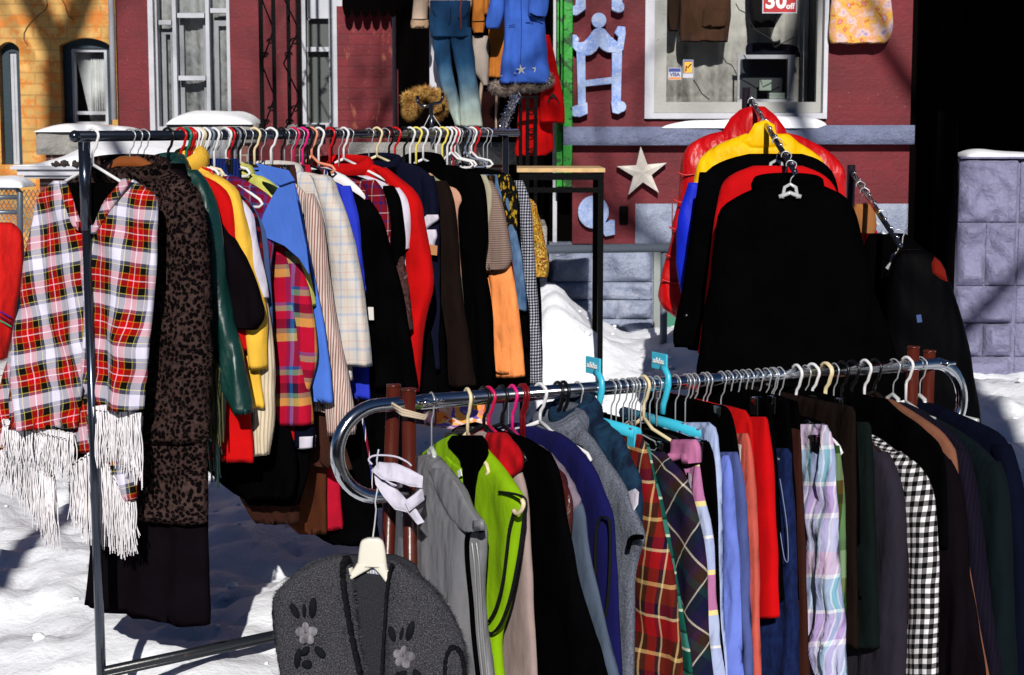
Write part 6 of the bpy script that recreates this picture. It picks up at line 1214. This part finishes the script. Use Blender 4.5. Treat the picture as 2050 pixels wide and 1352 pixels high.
m = MB(); piece(m, pl_, [(366,1378,1400),(390,1370,1416),(430,1359,1424),(480,1354,1424),(530,1353,1424),(580,1360,1424),(614,1372,1424)], .04, 23, .008, n=36, m=26, off=.012, top=.8); m.build('sleeve', BLB, t)
m = MB(); flat_piece(m, pl_, dens([(1480,285),(1498,266),(1508,248),(1530,240),(1548,250),(1552,270),(1572,290),(1552,296),(1520,300),(1495,298)]), .045, .016, wavy(.010, 3)); m.build('collar', YLB, t)
t, pl_, bd = G(CRK, 1550, 'coat', 'black wool coat with shiny cuff buttons behind the red coat', 'coat', BK, [(308,1500,1606),(318,1460,1636),(335,1424,1658),(360,1404,1672),(400,1396,1682),(460,1386,1690),(560,1376,1700),(640,1372,1710),(700,1376,1720)], None, O=arm(1550, 285, 6.2), X=(1, -.06, 0), th=.05, hang=('clear', ''), short='coat with cuff buttons', hoff=.09, seed=24, top=.5)
m = MB(); piece(m, pl_, [(345,1400,1440),(400,1392,1440),(480,1380,1432),(560,1368,1424),(620,1358,1416),(670,1350,1404),(694,1352,1398)], .04, 25, .006, n=30, m=26, off=.014, top=.6); sl_ = m.build('sleeve', BK, t)
x, z = pl_.hit(1373, 628); m = MB(); m.sphere(pl_.w(x, .056, z), .008, 10, 8); x, z = pl_.hit(1374, 684); m.sphere(pl_.w(x, .054, z), .006, 10, 8); m.build('buttons', solid('black_gloss', (10, 10, 16), .1, .8, coat=1), t)
t, pl_, bd = G(CRK, 1562, 'coat', 'crimson red coat framed by two black coats on the sloping arm', 'coat', cloth('deep_red_wool', (198, 6, 16), .9), [(332,1508,1606),(345,1474,1640),(362,1452,1662),(385,1440,1676),(420,1432,1686),(480,1424,1694),(560,1414,1702),(640,1406,1708),(708,1396,1710)], None, O=arm(1568, 312, 6.0), X=(1, -.06, 0), th=.045, hang=('clear', ''), short='crimson coat on the sloping arm', hoff=.09, seed=26, top=.5)
t, pl_, bd = G(CRK, 1578, 'coat', 'large plain black coat at the front of the sloping arm rack', 'coat', FURB, [(368,1538,1640),(378,1510,1664),(392,1478,1690),(412,1450,1706),(440,1436,1718),(500,1428,1732),(600,1414,1760),(700,1400,1790),(748,1394,1800),(850,1392,1815)], None, O=arm(1577, 330, 5.85), X=(1, -.05, 0), th=.075, hang=('clear', ''), short='large plain black coat', hoff=.09, seed=27, top=.45, amp=.012, collar=(FURB, .05))
# ================================================================ RIGHT RACK (second sloping arm)
cb = thing('display_arm_rack', 'second sloping chrome arm with empty clear hangers right of the black coat', 'rack', (at(1705, 340, 6.9).x, 6.9, 0))
dA, dB = at(1706, 346, 6.8), at(1802, 492, 5.8)
m = MB(); m.tube([dA, dB], .010, 10); m.build('arm', DCHROME, cb)
m = MB()
for i in range(9): p = dA.lerp(dB, (i+.5)/9); MB().sphere(p+Vector((0, 0, .013)), .0075, 8, 6).build('stud', CHROME, cb)
m = MB(); m.tube([(dA.x, dA.y+.02, dA.z+.03), (dA.x, dA.y+.02, -.2)], .016, 10); m.build('post', solid('dark_post', (40, 30, 40), .4), cb)
RRK = 'second sloping arm'
G(RRK, 1730, 'coat', 'bright red coat sliver under clear hangers right of the black coat', 'coat', cloth('bright_red_satin', (206, 14, 30), .4, wrinkle=.8), [(455,1700,1752),(470,1692,1760),(500,1690,1770),(560,1700,1780),(640,1705,1790)], None, O=arm(1722, 372, 6.6), X=(1, -.1, 0), th=.04, hang=('clear', ''), short='red satin coat', seed=31, top=.6)
G(RRK, 1735, 'blouse', 'tan blouse collar showing through the clear plastic hanger', 'blouse', cloth('camel', (166, 112, 66), .7), [(408,1712,1742),(425,1704,1752),(450,1700,1756),(466,1704,1750)], None, O=arm(1730, 385, 6.5), X=(1, -.1, 0), th=.03, hang=('clear', ''), short='tan blouse', seed=32, top=.6)
G(RRK, 1760, 'coat', 'black coat with a wide shoulder under the second sloping arm', 'coat', BK, [(468,1742,1812),(490,1730,1840),(520,1728,1872),(580,1726,1900),(680,1722,1916),(760,1720,1930),(1000,1700,1940)], None, O=arm(1765, 430, 6.2), X=(1, -.05, 0), th=.06, hang=('clear', ''), short='wide shouldered black coat', hoff=.02, seed=33, top=.5)
BLT = cloth('black_leather', (.0012, .0012, .0018, 1), .6, wrinkle=.2, weave=0, spec=.025)
t, pl_, bd = G(RRK, 1800, 'jacket', 'black leather jacket with rust red shoulder at the far right rack', 'jacket', BLT, [(500,1800,1850),(515,1790,1876),(540,1780,1892),(600,1776,1912),(680,1770,1934),(760,1765,1950),(860,1760,1966),(1000,1750,1985)], None, O=arm(1800, 470, 5.9), X=(1, -.08, 0), th=.06, hang=('clear', ''), short='black leather jacket', hoff=-.02, seed=34, top=.5, amp=.008)
m = MB(); flat_piece(m, pl_, dens([(1866,512),(1878,522),(1887,538),(1892,562),(1878,556),(1862,545),(1860,525)]), .05, .014, wavy(.004, 3)); m.build('shoulder_patch', cloth('rust_red', (120, 26, 12), .9), t)
label_card('price_tag', 1840, 638, .008, .013, pl_, .066, solid('tag_blue', (60, 84, 130), .8), t, 10)
# ================================================================ DOORWAY CLOTHES
def hung(name, label, cat, px, py, Y, parts, group='clothes hung in the entrance'):
    pl = Plane(at(px, py, Y), (1, 0, 0)); t = thing(name, label, cat, tuple(pl.O), group)
    for pn_, mt, rws_, th, of, amp in parts:
        m = MB(); piece(m, pl, rws_, th, px*.1+len(m.v)+of*50, amp, n=40, m=30, off=of, top=.6); m.build(pn_, mt, t)
    return t, pl
def ombre():
    t = NT('faded_denim'); q = t.n('ShaderNodeSeparateXYZ', {0: t.n('ShaderNodeTexCoord').outputs['Object']}); z = q.outputs[2]
    n = t.math('MULTIPLY', t.math('SUBTRACT', t.noise(t.vec(5, 3), 1, 3), .5), .12); f = t.math('ADD', t.math('MULTIPLY', t.math('ADD', z, n), -1.43), .0)
    base = t.ramp(f, [(.05, c8(28, 62, 96)), (.45, c8(36, 74, 108)), (.62, c8(90, 124, 148)), (.74, c8(158, 176, 176)), (1, c8(186, 194, 178))])
    cloth_bump(t, .6, .3); return t.fin(vary(t, base, .25), .9, .15)
SHR = cloth('shearling_beige', (196, 174, 156), .95); TANS = cloth('tan_suede', (206, 132, 60), .9, wrinkle=.5); DBS = cloth('dark_brown_lining', (44, 14, 12), .9)
TRIM = blotch('brocade_trim', 40, [(.35, (110, 70, 66)), (.5, (196, 180, 176)), (.62, (90, 60, 60))])
hung('jacket', 'beige shearling jacket with embroidered hem above the faded jeans', 'jacket', 900, -80, 9.28, [('body', cloth('denim_top', (60, 92, 130)), [(-120,862,940),(-40,858,944),(4,858,944)], .05, 0, .008), ('hem_trim', TRIM, [(-8,856,944),(8,856,945),(26,860,940)], .055, .004, .004), ('sleeve', SHR, [(-120,850,880),(-60,834,866),(0,828,858),(42,826,856)], .035, .01, .005), ('cuff', cloth('shearling_fur', (176, 150, 124), 1, wrinkle=.9, weave=.9, wsc=200), [(40,824,858),(50,823,859),(58,825,857)], .04, .01, .005)])
hung('jacket', 'tan suede jacket sleeve hanging left of the blue coat', 'jacket', 958, -80, 9.3, [('body', TANS, [(-120,945,985),(-20,945,980),(30,948,978)], .04, 0, .006), ('sleeve', TANS, [(-120,950,975),(-40,948,974),(30,947,970),(44,946,972)], .035, .02, .005), ('cuff', TANS, [(44,945,972),(56,946,970),(66,950,968)], .036, .02, .004)])
jn, jp = hung('jeans', 'flared blue jeans fading to pale cream at the bottom in the entrance', 'jeans', 902, 0, 9.2, [])
OMB = ombre(); m = MB(); piece(m, jp, [(2,861,942),(27,861,941),(50,861,942),(74,864,943)], .05, 3, .010, n=48, m=20, hem=False, top=.9); piece(m, jp, [(56,862,904),(100,868,902),(154,878,909),(200,892,918),(228,901,920),(253,911,921)], .04, 5, .014, n=36, m=30, top=.95); piece(m, jp, [(56,901,943),(100,905,948),(154,914,953),(200,919,959),(228,920,961),(254,920,963)], .042, 7, .014, n=36, m=30, top=.95); m.build('legs', OMB, jn)
SEAM = cloth('seam_navy', (14, 30, 50)); m = MB(); trace_tube(m, jp, [(866,20),(874,34),(890,38)], .052, .0016); trace_tube(m, jp, [(938,20),(930,34),(912,38)], .052, .0016); trace_tube(m, jp, [(902,14),(902,34),(898,54)], .052, .0016); m.build('seams', SEAM, jn)
m = MB(); trace_tube(m, jp, [(925,-5),(922,20),(923,45),(922,62)], .06, .004); m.build('belt_tie', cloth('rust_cord', (140, 70, 60)), jn)
hung('skirt', 'greyish beige suede skirt between the jeans and the orange suede coat', 'skirt', 962, 68, 9.32, [('body', cloth('greige_suede', (182, 170, 162), .9, wrinkle=.5), [(72,946,976),(100,946,979),(140,950,980),(160,962,979),(172,968,978)], .03, 0, .006)])
hung('coat', 'orange tan suede coat with dark lining behind the blue coat', 'coat', 990, 0, 9.35, [('body', TANS, [(-60,975,1030),(52,978,1020),(100,979,1015),(140,979,1008),(156,978,1004)], .03, .02, .006), ('lining', DBS, [(150,962,1008),(200,960,1000),(258,960,1000)], .03, -.02, .004), ('edge', SHR, [(140,972,980),(165,962,970),(200,959,964),(255,959,963)], .02, .02, .002), ('edge', SHR, [(180,991,997),(220,991,996),(258,991,996)], .02, .02, .002)])
BLC = cloth('periwinkle_wool', (72, 112, 200), .95, wrinkle=.3)
bc, bp = hung('coat', 'long blue coat with silver stars and a grey fur hem in the entrance', 'coat', 1045, -40, 9.1, [('body', BLC, [(-80,1015,1082),(0,1010,1086),(60,1009,1090),(110,1006,1093),(150,1004,1097),(168,1003,1098)], .06, 0, .02), ('sleeve', BLC, [(-80,1000,1030),(-20,986,1012),(20,978,1008),(48,972,1002),(57,976,998)], .04, .015, .006), ('sleeve', BLC, [(-80,1062,1100),(-20,1060,1100),(20,1058,1098),(34,1060,1094)], .045, .05, .006)])
m = MB(); x, z = bp.hit(1075, 31); trace_tube(m, bp, [(1061,27),(1075,34),(1090,36)], .1, .004); m.build('cuff_shade_strip', BK, bc)  # black strip painted as the shade inside the cuff
m = MB(); DBL = cloth('blue_seam', (34, 60, 130)); trace_tube(m, bp, [(1043,0),(1044,50),(1043,100),(1041,165)], .066, .0016); trace_tube(m, bp, [(1018,52),(1034,49)], .066, .0022); trace_tube(m, bp, [(1052,46),(1072,43)], .066, .0022); m.build('seams', DBL, bc)
SSTAR = solid('silver_sequin', (200, 200, 196), .4)
for (cx, cy, r_) in ((1009,153,8),(1043,140,11),(1073,138,9),(1031,147,3)):
    m = star_mesh(cx, cy, r_, r_*.3, bp.O.y-.068, .006, 8, .003); m.build('star', SSTAR, bc, smooth=False)
def fur_mass(name, mat, parent, blobs, n, L, seed, r=.0022, label=None, cat=None):
    m = MB(); rng = random.Random(seed)
    for c, rr in blobs: m.sphere(c, tuple(x*.8 for x in rr), 12, 8, .2, seed)
    for i in range(n):
        c, rr = rng.choice(blobs); d = Vector((rng.gauss(0, 1), rng.gauss(0, 1), rng.gauss(0, 1))).normalized(); p = Vector(c) + Vector((d.x*rr[0], d.y*rr[1], d.z*rr[2]))*.75
        e = d + Vector((rng.uniform(-.5, .5), rng.uniform(-.5, .5), rng.uniform(-.7, .3))); q = p + e.normalized()*L*rng.uniform(.6, 1.2)
        s = Vector((rng.uniform(-1, 1), rng.uniform(-1, 1), rng.uniform(-1, 1))).normalized(); a = d.cross(s).normalized()*r; b = d.cross(a).normalized()*r; m.add([p+a, p-a*.5+b, p-a*.5-b, q], [(0,1,3), (1,2,3), (2,0,3), (0,2,1)])
    o = m.build(name, mat, parent)
    if label: tag(o, label, cat)
    return o
FG = blotch('grey_fur', 20, [(.35, (120, 104, 96)), (.65, (196, 182, 172))], 1)
fur_mass('fur_hem', FG, bc, [(at(992+i*9.6, 176+ (-1.6*max(0, i-3)) + 3*math.sin(i), 9.09), (.022, .05, .028)) for i in range(12)], 3600, .03, 3)
RDC = cloth('scarlet_felt', (196, 4, 10), .9)
hung('coat', 'bright red coat with dark cord trim beside the green door post', 'coat', 1105, 60, 9.2, [('body', RDC, [(70,1090,1100),(90,1088,1106),(140,1086,1116),(190,1082,1124),(240,1080,1129),(246,1082,1128)], .05, 0, .010)])
m = MB(); P_ = Plane(at(1105, 60, 9.2), (1, 0, 0))
for k in range(4): trace_tube(m, P_, [(1097+k*1.5,208-k*3),(1099+k*1.2,199-k*2),(1107,195-k*2.5),(1115-k,199-k*2),(1120-k*1.2,210-k*3)], .058, .0028)
par = [o for o in bpy.data.objects if o.get('label', '').startswith('bright red coat with dark cord')][0]; m.build('cord_trim', solid('dark_cord', (40, 26, 34), .8), par)
hung('coat', 'lower red coat hanging behind the black entrance railing', 'coat', 1070, 190, 9.3, [('body', RDC, [(190,1040,1100),(230,1036,1108),(280,1034,1108),(300,1032,1106),(312,1034,1090)], .05, 0, .012)])
# tinsel, fur earmuffs and small stand
m = MB(); rng = random.Random(9); a, b = at(1034, 190, 8.9), at(1002, 262, 8.9)
for i in range(420):
    p = a.lerp(b, rng.random()) + Vector((rng.gauss(0, .011), rng.gauss(0, .011), rng.gauss(0, .008))); d = Vector((rng.gauss(0, 1), rng.gauss(0, 1), rng.gauss(0, 1))).normalized()*.012; e = d.orthogonal().normalized()*.0022; m.add([p-d+e, p+d+e, p+d-e, p-d-e, p], [(0,1,2,3), (0,1,4), (2,3,4)])
tag(m.build('tinsel_garland', solid('silver_tinsel', (.75, .76, .8, 1), .25, metal=1), None, smooth=False), 'silver tinsel garland hanging beside the blue coat hem', 'garland')
GF = blotch('golden_fur', 24, [(.35, (150, 104, 52)), (.65, (222, 180, 110))], 1)
bl = []
for px, py, rx, rz in ((826,215,.05,.05),(818,200,.035,.04),(835,192,.04,.035),(852,186,.04,.028),(868,190,.035,.03),(878,200,.035,.035),(884,216,.03,.04),(876,228,.025,.025),(820,226,.03,.03)): bl.append((at(px, py, 8.6), (rx*.9, .05, rz*.9)))
fur_mass('fur_earmuffs', GF, None, bl, 5200, .03, 5, .0018, 'golden brown fluffy fur earmuffs on a small hook stand by the doorway', 'earmuffs')
st = thing('hook_stand', 'small chrome stand with curved black hooks holding the fur earmuffs', 'stand', (at(866, 260, 8.4).x, 8.4, 0))
m = MB(); Y_ = 8.45; m.tube([at(866, 300, Y_), at(863, 209, Y_)], .009, 10); m.build('stem', DCHROME, st)
m = MB(); m.tube([at(x, y, Y_) for x, y in ((836,193),(836,205),(843,212),(855,213),(868,208),(880,206),(886,198),(886,186))], .008, 10); m.build('hooks', solid('black_gloss', (10, 10, 16), .1, .8, coat=1), st)
m = MB(); m.tube([at(863, 225, Y_), at(845, 262, Y_)], .0018, 5); m.tube([at(863, 225, Y_), at(884, 256, Y_)], .0018, 5); m.build('guy_wires', solid('steel_wire', (.55, .56, .58, 1)), st)
# red outfit far left
t, pl_ = hung('jacket', 'plain red tracksuit jacket with purple and green stripes at the far left edge', 'jacket', 5, 440, 7.6, [('body', cloth('tracksuit_red', (206, 34, 30), .8, wrinkle=.6), [(446,-30,22),(456,-50,36),(480,-60,46),(540,-62,46),(620,-64,32),(718,-66,14)], .06, 0, .012)], 'clothes on the far racks')
P_ = pl_
for y0, c in ((634, (110, 40, 150)), (644, (120, 20, 60)), (652, (60, 160, 120))):
    m = MB(); trace_tube(m, P_, [(-10, y0-14), (8, y0-6), (26, y0+4)], .064, .0085, .4); m.build('stripe', cloth('stripe_%d' % y0, c), t)
